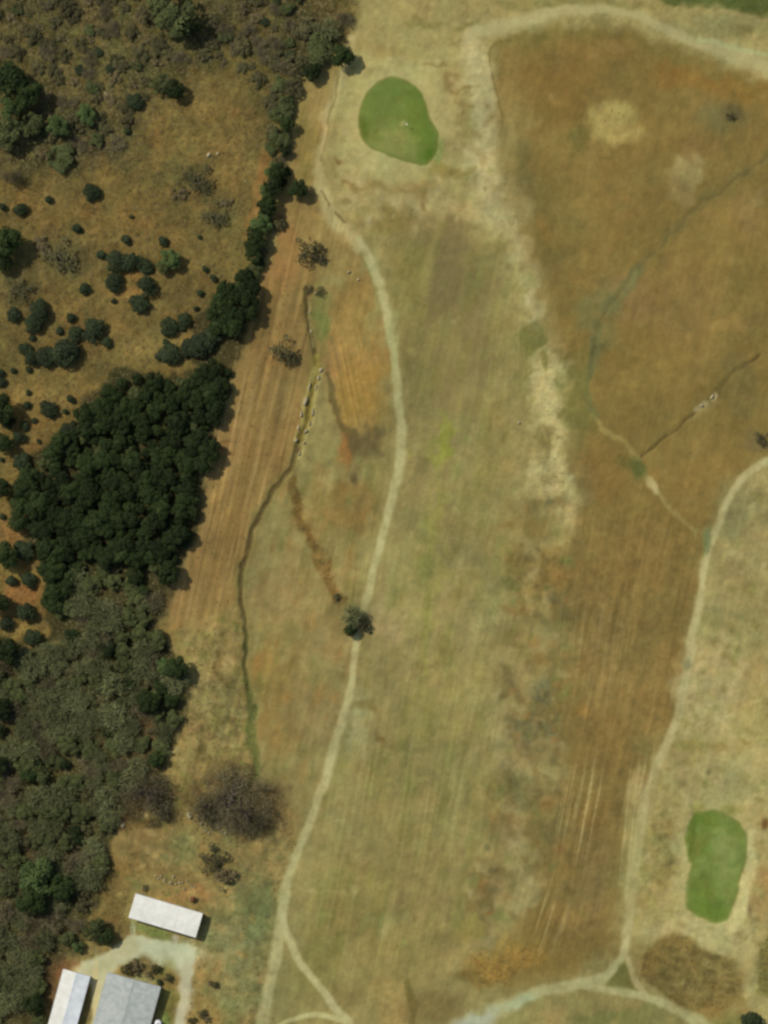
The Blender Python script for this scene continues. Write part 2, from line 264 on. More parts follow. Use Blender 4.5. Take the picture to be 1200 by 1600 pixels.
# --- house grounds
poly([(190,1330),(300,1290),(420,1250),(470,1330),(440,1420),(415,1600),(415,1700),(60,1700),(90,1520),(150,1430)], (142,124,74), .95, soft=12, w=6, rough=.06, var=1.3, streak=.3)
blob(195,1345,24,30,(148,114,62),.6); blob(235,1325,50,30,(144,124,76),.6); blob(285,1325,26,26,(122,116,70),.7); blob(192,1285,8,12,(164,116,76),.8,w=2); blob(300,1395,50,10,(162,128,78),.7,w=4); blob(310,1370,40,12,(160,138,84),.6); blob(250,1370,50,14,(130,112,66),.6,var=1.6); blob(340,1350,24,24,(96,84,50),.6,w=6)
blob(375,1440,44,120,(124,124,78),.75,w=10); blob(360,1500,36,60,(130,128,84),.7,w=8); blob(400,1400,24,50,(112,116,70),.6); blob(370,1560,40,40,(134,132,84),.6); blob(335,1540,40,30,(150,128,76),.6,w=7); blob(320,1585,30,26,(140,116,66),.6); blob(375,1340,40,50,(134,116,72),.5)
blob(425,1290,20,60,(146,128,80),.7); blob(340,1420,20,30,(144,124,74),.5)
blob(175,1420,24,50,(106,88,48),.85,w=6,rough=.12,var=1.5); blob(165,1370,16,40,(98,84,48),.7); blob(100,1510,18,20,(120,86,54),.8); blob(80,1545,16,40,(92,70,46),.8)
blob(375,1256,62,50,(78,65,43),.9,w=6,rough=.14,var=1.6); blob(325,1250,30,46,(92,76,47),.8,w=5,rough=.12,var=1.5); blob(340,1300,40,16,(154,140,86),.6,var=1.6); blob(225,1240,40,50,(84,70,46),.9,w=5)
blob(430,1500,30,90,(132,124,76),.6,w=6); blob(470,1540,24,40,(130,122,72),.6); blob(500,1510,30,40,(126,120,66),.5)
YARD = m_poly([(126,1502),(170,1488),(205,1462),(250,1466),(306,1480),(304,1515),(294,1560),(286,1640),(268,1640),(279,1570),(283,1530),(262,1512),(225,1500),(190,1512),(165,1535),(150,1640),(140,1640),(146,1540),(122,1520)], 4, 1.5, False)
put(YARD, (186,180,142), .95, rough=.012, var=.4, streak=0)
blob(255,1488,62,24,(184,184,144),.7,w=3); blob(150,1515,34,16,(182,178,136),.7,w=3); blob(165,1505,26,14,(172,168,122),.6); blob(150,1560,5,70,(196,180,128),.8,w=.5); blob(290,1570,9,60,(176,164,128),.6); blob(200,1485,20,16,(176,162,116),.6)
blob(240,1455,30,8,(122,128,70),.8,rot=16,w=1); blob(207,1452,5,10,(172,166,122),.8,w=1); blob(277,1465,5,6,(190,180,150),.8,w=1); blob(235,1520,34,20,(116,100,60),.8,w=4,var=1.5); blob(262,1550,14,50,(128,120,62),.7,w=3); blob(225,1535,26,8,(154,152,104),.6); blob(258,1590,10,16,(120,140,74),.7); blob(268,1535,14,16,(136,112,64),.7)

# --- finer marks: worn spots, taller tufts, mower and plough lines
NW = [(-10,-10),(520,-10),(470,120),(380,80),(330,100),(240,130),(230,200),(120,250),(-10,260)]
dabs(420, NW, (3, 8), [(60,54,32),(70,60,38),(78,64,38),(122,110,62),(134,118,68),(86,84,44),(74,78,42)], .55, 1)
dabs(90, NW, (10, 22), [(78,62,40),(66,62,36),(108,96,54),(82,84,46)], .4, 2)
SLOPE = [(240,130),(410,120),(430,230),(395,400),(300,500),(180,570),(60,700),(0,700),(0,280),(230,210)]
dabs(320, SLOPE, (2.5, 7), [(96,82,44),(104,92,52),(142,122,72),(146,116,66),(90,84,48),(132,116,66)], .5, 3)
dabs(40, SLOPE, (10, 20), [(100,92,54),(136,112,64),(108,100,60)], .4, 4)
STRIPA = [(262,985),(372,950),(392,1200),(300,1290),(190,1320),(262,1180),(300,1080)]
dabs(220, STRIPA, (2, 6), [(120,112,60),(168,148,96),(160,130,80),(112,96,54),(140,134,74)], .6, 5)
MID = [(790,780),(880,780),(900,1000),(880,1250),(860,1400),(760,1480),(720,1420),(770,1250),(790,1000)]
dabs(300, MID, (2.5, 8), [(112,100,58),(104,98,62),(164,148,98),(156,140,90),(126,106,60),(118,118,64),(140,110,62)], .6, 6)
dabs(26, MID, (10, 20), [(112,102,62),(158,144,94),(122,104,58)], .5, 7)
NORTH = [(540,60),(760,60),(800,300),(850,520),(900,720),(890,820),(830,780),(820,500),(770,350),(560,370),(510,240)]
dabs(220, NORTH, (2, 7), [(132,114,68),(124,110,64),(178,164,116),(172,156,104),(140,132,74)], .5, 8)
FAIR = [(620,380),(790,380),(820,780),(780,1300),(680,1500),(480,1500),(470,1400),(560,1050),(630,800)]
dabs(300, FAIR, (3, 9), [(130,120,66),(158,144,92),(124,116,62),(148,136,76),(128,128,70)], .4, 9, .2, (1.5, 5))
EASTF = [(790,80),(1000,60),(1200,150),(1200,700),(1100,820),(1000,720),(900,560),(820,330)]
dabs(240, EASTF, (2.5, 8), [(118,98,52),(148,126,76),(142,114,62),(120,106,60),(126,104,62)], .38, 10, None, (1, 3))
SEH = [(1200,740),(1110,880),(1060,1130),(990,1400),(990,1470),(1200,1480)]
dabs(260, SEH, (2, 7), [(134,120,68),(174,158,108),(126,112,64),(150,138,82),(138,132,74)], .5, 11)
dabs(130, [(1005,1478),(1120,1486),(1165,1545),(1085,1580),(1020,1540)], (2, 5), [(100,84,46),(150,130,80),(108,92,52)], .5, 12, -1.25, (1.5, 3))
HOUSE = [(190,1330),(300,1290),(440,1290),(440,1420),(410,1600),(300,1600),(300,1480),(190,1400)]
dabs(240, HOUSE, (2, 6), [(120,108,62),(168,146,92),(112,114,66),(156,128,74),(104,104,60)], .5, 13)
TRI = [(440,760),(560,700),(600,720),(570,900),(545,1080),(480,1250),(410,1200),(395,950)]
dabs(240, TRI, (2.5, 7), [(124,106,62),(160,144,92),(120,116,64),(148,116,64)], .42, 14, .2, (1, 3.5))
for k, (x, y, n, gap, L, c, a, lean) in enumerate(((370,700,16,6,230,(168,142,92),.45,.22),(330,830,14,6,200,(112,92,52),.4,.22),(350,880,10,6,160,(166,140,90),.4,.2),(905,1260,10,6,150,(164,148,96),.6,.18),(890,1330,9,6,140,(108,92,52),.5,.16),
      (870,1430,8,6,110,(160,144,94),.5,.32),(860,1440,6,8,120,(104,90,50),.55,.35),(930,1000,14,8,200,(154,134,86),.4,.12),(960,900,14,9,200,(112,94,50),.35,.12),(1010,1240,8,7,160,(168,154,102),.5,.15),(640,1250,22,11,260,(158,146,92),.34,.16),(700,1180,20,10,260,(122,114,62),.3,.16),
      (590,1400,16,12,220,(156,144,90),.3,.18),(620,900,14,11,240,(156,146,90),.32,.12),(500,900,12,8,160,(156,142,90),.35,.2),(560,580,14,7,120,(172,136,76),.4,-.2),(640,640,10,10,200,(128,122,66),.3,.0),(800,600,12,9,160,(156,142,92),.3,.05))):
    lines(x, y, n, gap, L, 40+k, c, a, 1.3, lean)
lines(545, 560, 9, 7, 180, 70, (166,132,74), .5, 1.5, -.22); lines(560, 600, 6, 8, 120, 71, (122,98,54), .4, 1.3, -.2); lines(410, 620, 10, 7, 170, 72, (158,134,84), .4, 1.5, .22); lines(420, 520, 9, 8, 140, 73, (118,98,56), .4, 1.4, .2); lines(300, 930, 9, 6, 130, 74, (164,136,86), .45, 1.4, .22)
for x, y in ((470,545),(452,600),(430,640),(455,480)): blob(x, y, 20, 34, (134,118,72), .4, w=7)
# --- ditches and paths
DITCH_A = [(478,452),(482,490),(488,530),(491,560),(489,600),(480,640),(466,695),(452,730),(430,765),(405,810),(388,850),(378,890),(376,930),(382,975),(385,1030),(388,1080)]
DITCH_B = [(388,1080),(393,1120),(396,1160),(399,1205)]
DITCH = np.maximum(m_stroke(DITCH_A, 8, .6, 1.5), m_stroke(DITCH_B, 9, .6, 1.5))
stroke(DITCH_A, 20, (122,108,62), .6, w=2, soft=.8)
stroke(DITCH_A, [5,5,6,5,5,6,7,7,7,7,7,7,6,5,3,2], (84,72,42), .75, w=1.2, rough=.06)
stroke([(490,560),(489,600),(480,640),(468,690)], 14, (140,126,60), .6, w=1.5); stroke([(489,600),(480,640),(468,690)], 5, (100,88,42), .7, w=1.5)
stroke([(487,575),(484,605),(472,640),(463,690)], 5, (170,154,92), .75, w=2, soft=.7); stroke([(499,580),(495,610),(487,650),(475,700),(468,715)], 5, (166,152,94), .75, w=2, soft=.7); stroke([(484,470),(485,500),(488,540)], 4, (156,146,94), .6, w=1.5)
stroke([(380,985),(386,1040),(390,1090)], 8, (90,88,48), .6); stroke([(386,1060),(392,1120),(396,1160),(399,1210)], [8,16,16,12], (98,102,52), .75, w=2.5, rough=.08)
stroke([(492,490),(505,495),(508,520)], 12, (112,118,64), .6)
PATH_W = m_stroke([(560,375),(582,415),(598,465),(610,525),(618,585),(624,640),(627,690),(624,735),(609,790),(594,850),(580,910),(567,955),(556,1000),(546,1080),(531,1140),(513,1205),(490,1268),(466,1330),(448,1380),(440,1430),(430,1495),(417,1555),(405,1640)], [10,16,16,12,14,15,15,15,13,12,12,13,11,12,15,15,13,13,14,16,18,18,20], .55, .8)
PATH_F = m_stroke([(440,1425),(446,1455),(460,1485),(482,1520),(510,1558),(550,1610)], [10,11,12,12,12,16], .55, .7)
PATH_L = m_stroke([(420,1612),(445,1597),(475,1588),(505,1586),(535,1596)], [5,6,8,8,10], .4, .6)
PATH_E = m_stroke([(1220,716),(1190,726),(1160,750),(1135,785),(1117,830),(1104,868),(1096,920),(1085,985),(1073,1050),(1060,1110),(1043,1162),(1022,1205),(1008,1255),(998,1310),(990,1370),(984,1430),(976,1480)], [12,13,13,12,12,11,12,14,13,14,15,16,16,14,14,15,14], .6, .9)
PATH_S = np.maximum(m_stroke([(976,1485),(965,1508),(940,1530),(895,1540),(845,1550),(795,1572),(740,1595),(690,1625)], [12,14,16,18,18,24,30,30], .55, 1.0),
                    m_stroke([(870,1540),(930,1543),(985,1553),(1040,1570),(1085,1592),(1130,1625)], [10,12,13,14,18,22], .55, .8))
PATH_R = m_stroke([(976,1485),(984,1505),(992,1530),(1006,1553)], [8,9,9,10], .55, .6)
PATH_N = m_stroke([(735,58),(780,42),(840,28),(890,17),(940,14),(990,24),(1040,44),(1085,64),(1140,80),(1220,112)], [10,22,22,18,16,14,16,18,26,30], .6, 1.6)
put(PATH_N, (170,158,108), .85, rough=.02, var=.4, streak=.2); stroke([(1090,58),(1140,72),(1220,88)], 7, (168,168,116), .6, w=1.5)
blob(1200,112,30,14,(176,162,110),.6)
stroke([(548,60),(536,110),(518,165),(502,220),(497,270)], 13, (172,157,106), .75, w=2); stroke([(529,120),(520,165),(509,210),(501,250)], 4, (130,114,66), .6, w=1.2)
stroke([(500,280),(510,320),(530,355),(560,385)], [16,20,20,14], (172,158,106), .8, w=2.5); stroke([(503,300),(515,322)], 3, (112,92,56), .7, w=.8); stroke([(524,333),(538,348)], 3.5, (104,88,52), .8, w=.8)
blob(585,450,12,60,(150,150,96),.5)
for M, c in ((PATH_W,(178,168,116)),(PATH_F,(178,168,118)),(PATH_L,(178,170,116)),(PATH_E,(177,165,114)),(PATH_S,(170,162,112)),(PATH_R,(168,154,106))):
    put(M*np.clip(.86+.07*n_mid+.05*n_small, .45, 1), c, .92, rough=.012, var=.35, streak=.3)
blob(612,530,9,60,(156,154,100),.5,w=2); blob(1103,848,6,22,(116,122,76),.7,rot=8,w=1); blob(1074,1037,8,8,(130,124,84),.7,w=1.5); blob(745,1592,34,12,(178,180,152),.75,rot=-18,w=3); blob(810,1568,28,10,(166,172,130),.6,rot=-22,w=2); blob(990,1340,16,90,(156,144,90),.55,w=3); blob(1020,1215,10,30,(150,136,82),.4); lines(990, 1330, 5, 5, 170, 90, (176,164,112), .6, 1.6, .1)
blob(565,965,30,28,(128,118,76),.5,w=4)
# greens
GREEN_1 = m_poly([(592,128),(613,121),(635,128),(654,145),(665,165),(672,187),(682,205),(683,228),(678,245),(665,256),(645,254),(622,246),(600,238),(578,228),(566,215),(561,195),(564,168),(575,145)], 3.6, .6, True)
GREEN_2 = m_poly([(1086,1270),(1115,1268),(1142,1275),(1160,1292),(1168,1315),(1164,1345),(1155,1375),(1148,1405),(1138,1432),(1120,1441),(1097,1434),(1078,1424),(1072,1400),(1076,1372),(1082,1350),(1074,1325),(1073,1300)], 4.5, 1.0, True)
GM = np.maximum(GREEN_1, GREEN_2)
blob(622,190,84,92,(174,161,104),.75,w=4,soft=.3); blob(1118,1356,62,100,(174,162,106),.75,w=4,soft=.25); stroke([(1178,1300),(1174,1350),(1160,1410),(1145,1450)], 14, (182,170,114), .8, w=2, soft=.7); blob(1090,1262,14,9,(146,138,72),.6,w=2); blob(1145,1264,18,7,(134,130,66),.6,w=2); blob(688,236,7,22,(134,144,76),.6,w=1.5)
put(GREEN_1, (111,123,60), 1, rough=.004, var=.55, streak=.25)
put(GREEN_1*m_blob(617,222,42,24,12,.7,2), (136,133,74), .95); put(GREEN_1*m_blob(668,225,18,36,0,.7,2), (98,118,48), .85); put(GREEN_1*m_blob(568,203,9,16,0,.7,1), (88,100,38), .85); put(GREEN_1*m_blob(672,242,8,10,0,.8,1), (78,102,32), .7); put(GREEN_1*m_blob(630,194,5,3.5,-20,.5,.5), (150,146,86), .8)
put(np.clip(4*GREEN_1*(1-GREEN_1), 0, 1), (112,112,54), .55); put(GREEN_1*m_blob(650,180,16,40,-20,.7,2), (104,122,50), .6); put(GREEN_1*m_stroke([(640,130),(660,155),(668,185)], 8, .6, 1), (98,116,48), .6)
put(GREEN_2, (112,124,60), 1, rough=.006, var=.6, streak=.3)
put(GREEN_2*m_blob(1135,1335,24,60,0,.7,2), (134,138,78), .9); put(np.clip(4*GREEN_2*(1-GREEN_2), 0, 1), (116,118,58), .5); put(GREEN_2*m_blob(1100,1280,30,12,0,.6,2), (100,119,48), .75); put(GREEN_2*m_blob(1110,1425,36,14,0,.6,2), (96,116,46), .75); put(GREEN_2*m_blob(1080,1320,8,40,0,.6,2), (96,108,44), .8); put(GREEN_2*m_blob(1095,1405,16,24,0,.6,2), (102,120,50), .6); put(GREEN_2*m_blob(1150,1290,14,14,0,.6,2), (100,116,52), .6)

_g1 = [(575,150),(613,128),(650,150),(678,215),(670,245),(600,232),(568,205)]; _g2 = [(1085,1280),(1140,1280),(1160,1315),(1145,1400),(1125,1430),(1085,1420),(1080,1340)]
dabs(34, _g1, (2, 6), [(96,112,48),(128,136,76),(104,126,58),(118,118,58)], .4, 21); dabs(46, _g2, (2, 7), [(94,108,44),(136,142,82),(100,124,54),(120,120,58)], .45, 22)
open_ = sm((C.mean(-1)-92)/14)[..., None]
C += .16*open_*(C-np.array((142,126,76), np.float32))
# --- patchiness of the plant cover (dry, dead and greener tufts)
lum = 1 + VAR*(.026*n_big+.030*n_mid+.028*n_small+.014*n_fine+.016*n_clump) + STR*(.018*n_streak+.014*n_streak2+.010*n_streak3)
C *= np.clip(lum, .5, 1.5)[..., None]
hue = VAR*(.011*n_hue+.006*n_hue2)
C[..., 0] *= 1+hue; C[..., 1] *= 1-.25*hue; C[..., 2] *= 1-.5*hue
scrub = np.clip(VAR-1.15, 0, 1)
C *= (1-.20*scrub*sm((n_clump2-.35)*1.2))[..., None]
C += (np.array((150,130,72))-C)*(scrub*.40*sm((-n_clump-.7)*1.6))[..., None]
C *= np.array((.995, 1.003, .985))
C = np.clip(C, 8, 235)
lin = np.where(C/255 <= .04045, C/255/12.92, ((C/255+.055)/1.055)**2.4)
ALB = np.clip(lin/ILL, .005, .8).astype(np.float32)

# --- heights
Z = .5*fft_noise(20, 150)+.16*fft_noise(21, 50)
Z = Z*.8
Z += ROUGH*(.55*fft_noise(22, 7, p=1.8)+.45*n_clump)+ROUGH*STR*.10*n_streak
Z -= .42*m_stroke(DITCH_A, 7, .7, 1.2)+.14*m_stroke(DITCH_B, 9, .8, 1.5)
Z -= .16*m_stroke([(1185,555),(1140,592),(1080,652),(1005,712)], 7, .6, 1.5)+.10*m_stroke([(1210,235),(1095,320),(1005,405),(940,510),(925,600)], 9, .6, 2)
Z += .25*m_blob(622,190,80,85,0,.5,0)+.25*m_blob(1118,1356,70,100,0,.5,0)-.35*m_blob(962,190,40,34,0,.3,2)*.4
BLD = np.maximum(m_poly([(185,1380),(330,1415),(325,1480),(190,1445)], 14, 0, False), m_poly([(80,1500),(270,1520),(260,1720),(50,1720)], 14, 0, False))
Z = Z*(1-.9*BLD)
Z = Z.astype(np.float32)

def wx(px): return (px-600.0)*S
def wy(py): return (800.0-py)*S
def ground_z(px, py):
    j = min(max((px-X0)/STEP, 0), Wd-1.001); i = min(max((py-Y0)/STEP, 0), H-1.001)
    a, b = int(i), int(j); u, v = i-a, j-b
    return float((Z[a, b]*(1-v)+Z[a, b+1]*v)*(1-u)+(Z[a+1, b]*(1-v)+Z[a+1, b+1]*v)*u)
def at(px, py, dz=0.0): return Vector((wx(px), wy(py), ground_z(px, py)+dz))

# ------------------------------------------------------------------ helpers
def new_mat(name, rough=.95, spec=.1):
    m = bpy.data.materials.new(name); m.use_nodes = True
    b = m.node_tree.nodes['Principled BSDF']; b.inputs['Roughness'].default_value = rough
    b.inputs['Specular IOR Level'].default_value = spec
    return m, m.node_tree, b
def noise_mat(name, c1, c2, scale=3.0, rough=.9, spec=.1, rnd=.25, bump=0.0, coords='Object', transl=0.0):
    m, t, b = new_mat(name, rough, spec); N = t.nodes; L = t.links
    tc = N.new('ShaderNodeTexCoord'); nz = N.new('ShaderNodeTexNoise'); nz.inputs['Scale'].default_value = scale; nz.inputs['Detail'].default_value = 3
    L.new(tc.outputs[coords], nz.inputs['Vector'])
    rp = N.new('ShaderNodeValToRGB'); rp.color_ramp.elements[0].position = .34; rp.color_ramp.elements[1].position = .66
    rp.color_ramp.elements[0].color = (*c1, 1); rp.color_ramp.elements[1].color = (*c2, 1)
    L.new(nz.outputs[0], rp.inputs[0])
    oi = N.new('ShaderNodeObjectInfo'); mr = N.new('ShaderNodeMapRange'); mr.inputs[3].default_value = 1-rnd; mr.inputs[4].default_value = 1+rnd
    L.new(oi.outputs['Random'], mr.inputs[0])
    mx = N.new('ShaderNodeVectorMath'); mx.operation = 'SCALE'; L.new(rp.outputs[0], mx.inputs[0]); L.new(mr.outputs[0], mx.inputs['Scale'])
    L.new(mx.outputs[0], b.inputs['Base Color'])
    if bump:
        bp = N.new('ShaderNodeBump'); bp.inputs['Strength'].default_value = bump; L.new(nz.outputs[0], bp.inputs['Height']); L.new(bp.outputs[0], b.inputs['Normal'])
    return m

def ground_mat():
    m, t, b = new_mat('land_cover', 1.0, 0.0); N = t.nodes; L = t.links
    at_ = N.new('ShaderNodeAttribute'); at_.attribute_name = 'cover'
    tc = N.new('ShaderNodeTexCoord')
    a = N.new('ShaderNodeTexNoise'); a.inputs['Scale'].default_value = 1.1; a.inputs['Detail'].default_value = 5; a.inputs['Roughness'].default_value = .65
    L.new(tc.outputs['Object'], a.inputs['Vector'])
    mr = N.new('ShaderNodeMapRange'); mr.inputs[1].default_value = .25; mr.inputs[2].default_value = .75; mr.inputs[3].default_value = .93; mr.inputs[4].default_value = 1.07
    L.new(a.outputs[0], mr.inputs[0])
    mx = N.new('ShaderNodeVectorMath'); mx.operation = 'SCALE'; L.new(at_.outputs['Color'], mx.inputs[0]); L.new(mr.outputs[0], mx.inputs['Scale'])
    L.new(mx.outputs[0], b.inputs['Base Color'])
    bp = N.new('ShaderNodeBump'); bp.inputs['Strength'].default_value = .25; bp.inputs['Distance'].default_value = .06
    L.new(a.outputs[0], bp.inputs['Height']); L.new(bp.outputs[0], b.inputs['Normal'])
    return m
M_GROUND = ground_mat()

def raw_mesh(name, co, quads=None, mat=None, col=None, tris=None, smooth=False, attr='cover'):
    me = bpy.data.meshes.new(name); F = quads if quads is not None else tris; k = F.shape[1]
    me.vertices.add(len(co)); me.vertices.foreach_set('co', np.ascontiguousarray(co, np.float32).ravel())
    me.loops.add(F.size); me.loops.foreach_set('vertex_index', np.ascontiguousarray(F, np.int32).ravel())
    me.polygons.add(len(F)); me.polygons.foreach_set('loop_start', np.arange(0, F.size, k, dtype=np.int32))
    if smooth: me.polygons.foreach_set('use_smooth', np.ones(len(F), bool))
    me.update(calc_edges=True)
    if col is not None:
        ca = me.color_attributes.new(attr, 'FLOAT_COLOR', 'POINT')
        ca.data.foreach_set('color', np.hstack([col, np.ones((len(col), 1))]).astype(np.float32).ravel())
    if mat: me.materials.append(mat)
    return me
def link(name, me, parent=None, loc=None):
    o = bpy.data.objects.new(name, me); COL.objects.link(o)
    if parent is not None: o.parent = parent
    if loc is not None: o.location = loc
    return o
def tag(o, label=None, cat=None, group=None, kind=None):
    for k, v in (('label', label), ('category', cat), ('group', group), ('kind', kind)):
        if v: o[k] = v
    return o
def empty(name, loc, label, cat, group=None, rz=0.0, sc=None):
    o = bpy.data.objects.new(name, None); COL.objects.link(o); o.location = loc; o.rotation_euler = (0, 0, rz); o.empty_display_size = .5
    if sc: o.scale = sc
    return tag(o, label, cat, group)

# ------------------------------------------------------------------ ground sheet
WX = wx(PX); WY = wy(PY)
co = np.stack([WX, WY, Z], -1).reshape(-1, 3); colr = ALB.reshape(-1, 3)
idx = np.arange(H*Wd).reshape(H, Wd)
q = np.stack([idx[1:, :-1], idx[1:, 1:], idx[:-1, 1:], idx[:-1, :-1]], -1).reshape(-1, 4)
ring = np.concatenate([idx[0, :], idx[1:, -1], idx[-1, -2::-1], idx[-2:0:-1, 0]]); nr = len(ring)
prev = ring; base = co[ring].copy(); bc = colr[ring]; allco = [co]; allcol = [colr]; allq = [q]; n0 = len(co)
mean_c = colr.mean(0)
for k, f in enumerate((1.15, 1.6, 4, 20, 60)):
    c2 = base.copy(); c2[:, :2] *= f; c2[:, 2] *= (.6, .2, 0, 0, 0)[k]
    t_ = (.25, .7, 1, 1, 1)[k]; k2 = bc*(1-t_)+mean_c*t_
    cur = np.arange(n0, n0+nr); n0 += nr
    allco.append(c2); allcol.append(k2)
    allq.append(np.stack([prev, np.roll(prev, -1), np.roll(cur, -1), cur], -1)); prev = cur
me = raw_mesh('ground', np.vstack(allco), np.vstack(allq), M_GROUND, np.vstack(allcol), smooth=True)
tag(link('ground', me), kind='structure')

def overlay(name, M, dz, thr=.5):
    """a surface of its own laid on the ground sheet, its edge blending into the grass"""
    f = ((M[1:, :-1]+M[1:, 1:]+M[:-1, 1:]+M[:-1, :-1])/4 > thr).ravel(); Q = q[f]
    u, inv = np.unique(Q, return_inverse=True); c2 = co[u].copy(); c2[:, 2] += dz
    o = link(name, raw_mesh(name, c2, inv.reshape(-1, 4), M_GROUND, colr[u], smooth=True))
    return tag(o, kind='structure')
overlay('cart_path', PATH_W, .020); overlay('cart_path', PATH_F, .025); overlay('cart_path', PATH_L, .030)
overlay('cart_path', PATH_E, .020); overlay('dirt_road', PATH_S, .024); overlay('cart_path', PATH_R, .029)
overlay('dirt_road', PATH_N, .020); overlay('paved_yard', YARD, .020)
overlay('putting_green', GREEN_1, .012); overlay('putting_green', GREEN_2, .012)
overlay('drainage_ditch', DITCH, .012)

# ------------------------------------------------------------------ materials for plants and things
M_EVER = noise_mat('evergreen_leaves', (.014,.025,.006), (.032,.046,.011), 2.2, .7, .12, .38)
M_BUSH = noise_mat('bush_leaves', (.018,.028,.010), (.036,.048,.016), 2.5, .7, .15, .25)
M_GREY = noise_mat('grey_green_leaves', (.052,.064,.020), (.088,.100,.034), 2.0, .8, .1, .2)
M_BRIGHT = noise_mat('fresh_green_leaves', (.050,.082,.022), (.085,.12,.032), 2.0, .7, .15, .15)
M_OLIVE = noise_mat('olive_leaves', (.068,.062,.026), (.115,.103,.042), 2.0, .8, .1, .25)
M_DRY = noise_mat('dry_leaves', (.115,.09,.042), (.18,.145,.066), 2.0, .85, .1, .22)
M_TWIG = noise_mat('bare_twigs', (.108,.116,.046), (.178,.186,.078), 2.0, .9, .1, .28)
M_TWIGB = noise_mat('brown_twigs', (.118,.100,.050), (.185,.160,.080), 2.0, .9, .1, .2)
M_BARK = noise_mat('bark', (.06,.048,.035), (.13,.105,.078), 6.0, .95, .1, .15, .4)
M_RED = noise_mat('rusty_red_leaves', (.19,.075,.035), (.28,.12,.055), 2.0, .8, .1, .1)
M_ROCK = noise_mat('pale_rock', (.26,.22,.115), (.38,.325,.18), 2.5, .9, .15, .12, .5)

def quads_mesh(cen, u, v, mat, name):
    n = len(cen); co = np.empty((n, 4, 3)); co[:, 0] = cen-u; co[:, 1] = cen-v*.75+u*.15; co[:, 2] = cen+u; co[:, 3] = cen+v*.75-u*.1
    return raw_mesh(name, co.reshape(-1, 3), np.arange(n*4).reshape(n, 4), mat)
def unit(a): return a/(np.linalg.norm(a, axis=-1, keepdims=True)+1e-9)

def leaf_crown(seed, n, leaf, mat, lobes=9, hgt=1.3, low=.25, spread=.55, name='crown', lo=.30, hi=.50):
    """a crown about 1 wide (radius) and hgt tall: leaf clumps over several uneven lobes"""
    g = np.random.default_rng(seed)
    a = g.uniform(0, 2*math.pi, lobes); r = np.sqrt(g.uniform(0, 1, lobes))*spread; r[0] = 0
    lc = np.stack([r*np.cos(a), r*np.sin(a), low+(hgt-low)*(.42+.28*(1-r/spread)*g.uniform(.5, 1.2, lobes))], -1)
    lr = g.uniform(lo, hi, lobes)*(1.1-.3*r/spread)
    w = lr**2; li = g.choice(lobes, n, p=w/w.sum())
    d = unit(g.standard_normal((n, 3)))
    d[:, 2] = np.where(d[:, 2] < -.35, -d[:, 2], d[:, 2])
    rad = lr[li]*np.where(g.uniform(0, 1, n) < .75, g.uniform(.82, 1.08, n), g.uniform(.4, 1.15, n))
    cen = lc[li]+d*rad[:, None]*np.array([1, 1, .85])
    nor = unit(d*.9+np.array([0, 0, .35])+g.standard_normal((n, 3))*.45)
    t = unit(np.cross(nor, g.standard_normal((n, 3)))); b = np.cross(nor, t)
    s = leaf*g.uniform(.6, 1.3, n)[:, None]
    return quads_mesh(cen, t*s, b*s, mat, name)

def tube(bm, p, q_, r0, r1, n=5):
    p, q_ = Vector(p), Vector(q_); d = (q_-p).normalized(); a = d.orthogonal().normalized(); b = d.cross(a)
    A = [bm.verts.new(p+(a*math.cos(2*math.pi*i/n)+b*math.sin(2*math.pi*i/n))*r0) for i in range(n)]
    B = [bm.verts.new(q_+(a*math.cos(2*math.pi*i/n)+b*math.sin(2*math.pi*i/n))*r1) for i in range(n)]
    for i in range(n): bm.faces.new((A[i], A[(i+1) % n], B[(i+1) % n], B[i]))
    bm.faces.new(B); bm.faces.new(A[::-1])
def bm_mesh(bm, name, mat, smooth=False):
    bmesh.ops.recalc_face_normals(bm, faces=bm.faces)
    me = bpy.data.meshes.new(name); bm.to_mesh(me); bm.free(); me.materials.append(mat)
    if smooth:
        for p in me.polygons: p.use_smooth = True
    return me
def trunk_mesh(seed, hgt=1.2, r=.06, limbs=5, name='trunk'):
    g = random.Random(seed); bm = bmesh.new(); top = Vector((g.uniform(-.08, .08), g.uniform(-.08, .08), hgt*.45))
    tube(bm, (0, 0, -.12), top, r, r*.7, 6)
    for i in range(limbs):
        a = 2*math.pi*i/limbs+g.uniform(-.4, .4); l = g.uniform(.35, .6)
        mid = top+Vector((math.cos(a)*l*.6, math.sin(a)*l*.6, hgt*.15)); end = mid+Vector((math.cos(a+.3)*l*.4, math.sin(a+.3)*l*.4, hgt*.15))
        tube(bm, top, mid, r*.5, r*.3, 4); tube(bm, mid, end, r*.3, r*.1, 4)
    return bm_mesh(bm, name, M_BARK)
def bare_crown(seed, n, tw, mat, hgt=1.2, leafy=0, name='crown', ln=.22):
    """fine bare twigs filling a rounded crown of radius about 1"""
    g = np.random.default_rng(seed); lob = 16
    a = g.uniform(0, 2*math.pi, lob); r = np.sqrt(g.uniform(0, 1, lob))*.68
    lc = np.stack([r*np.cos(a), r*np.sin(a), hgt*g.uniform(.45, .75, lob)], -1); li = g.integers(0, lob, n)
    d = unit(g.standard_normal((n, 3))); cen = lc[li]+d*(g.uniform(.03, .36, n)**.8)[:, None]
    cen[:, 2] = np.abs(cen[:, 2])
    dirn = unit(d*.5+np.array([0, 0, .3])+g.standard_normal((n, 3))*.75)
    side = unit(np.cross(dirn, g.standard_normal((n, 3)))); l = ln*g.uniform(.5, 1.3, n)[:, None]
    return quads_mesh(cen, dirn*l, side*tw*g.uniform(.7, 1.4, n)[:, None], mat, name)
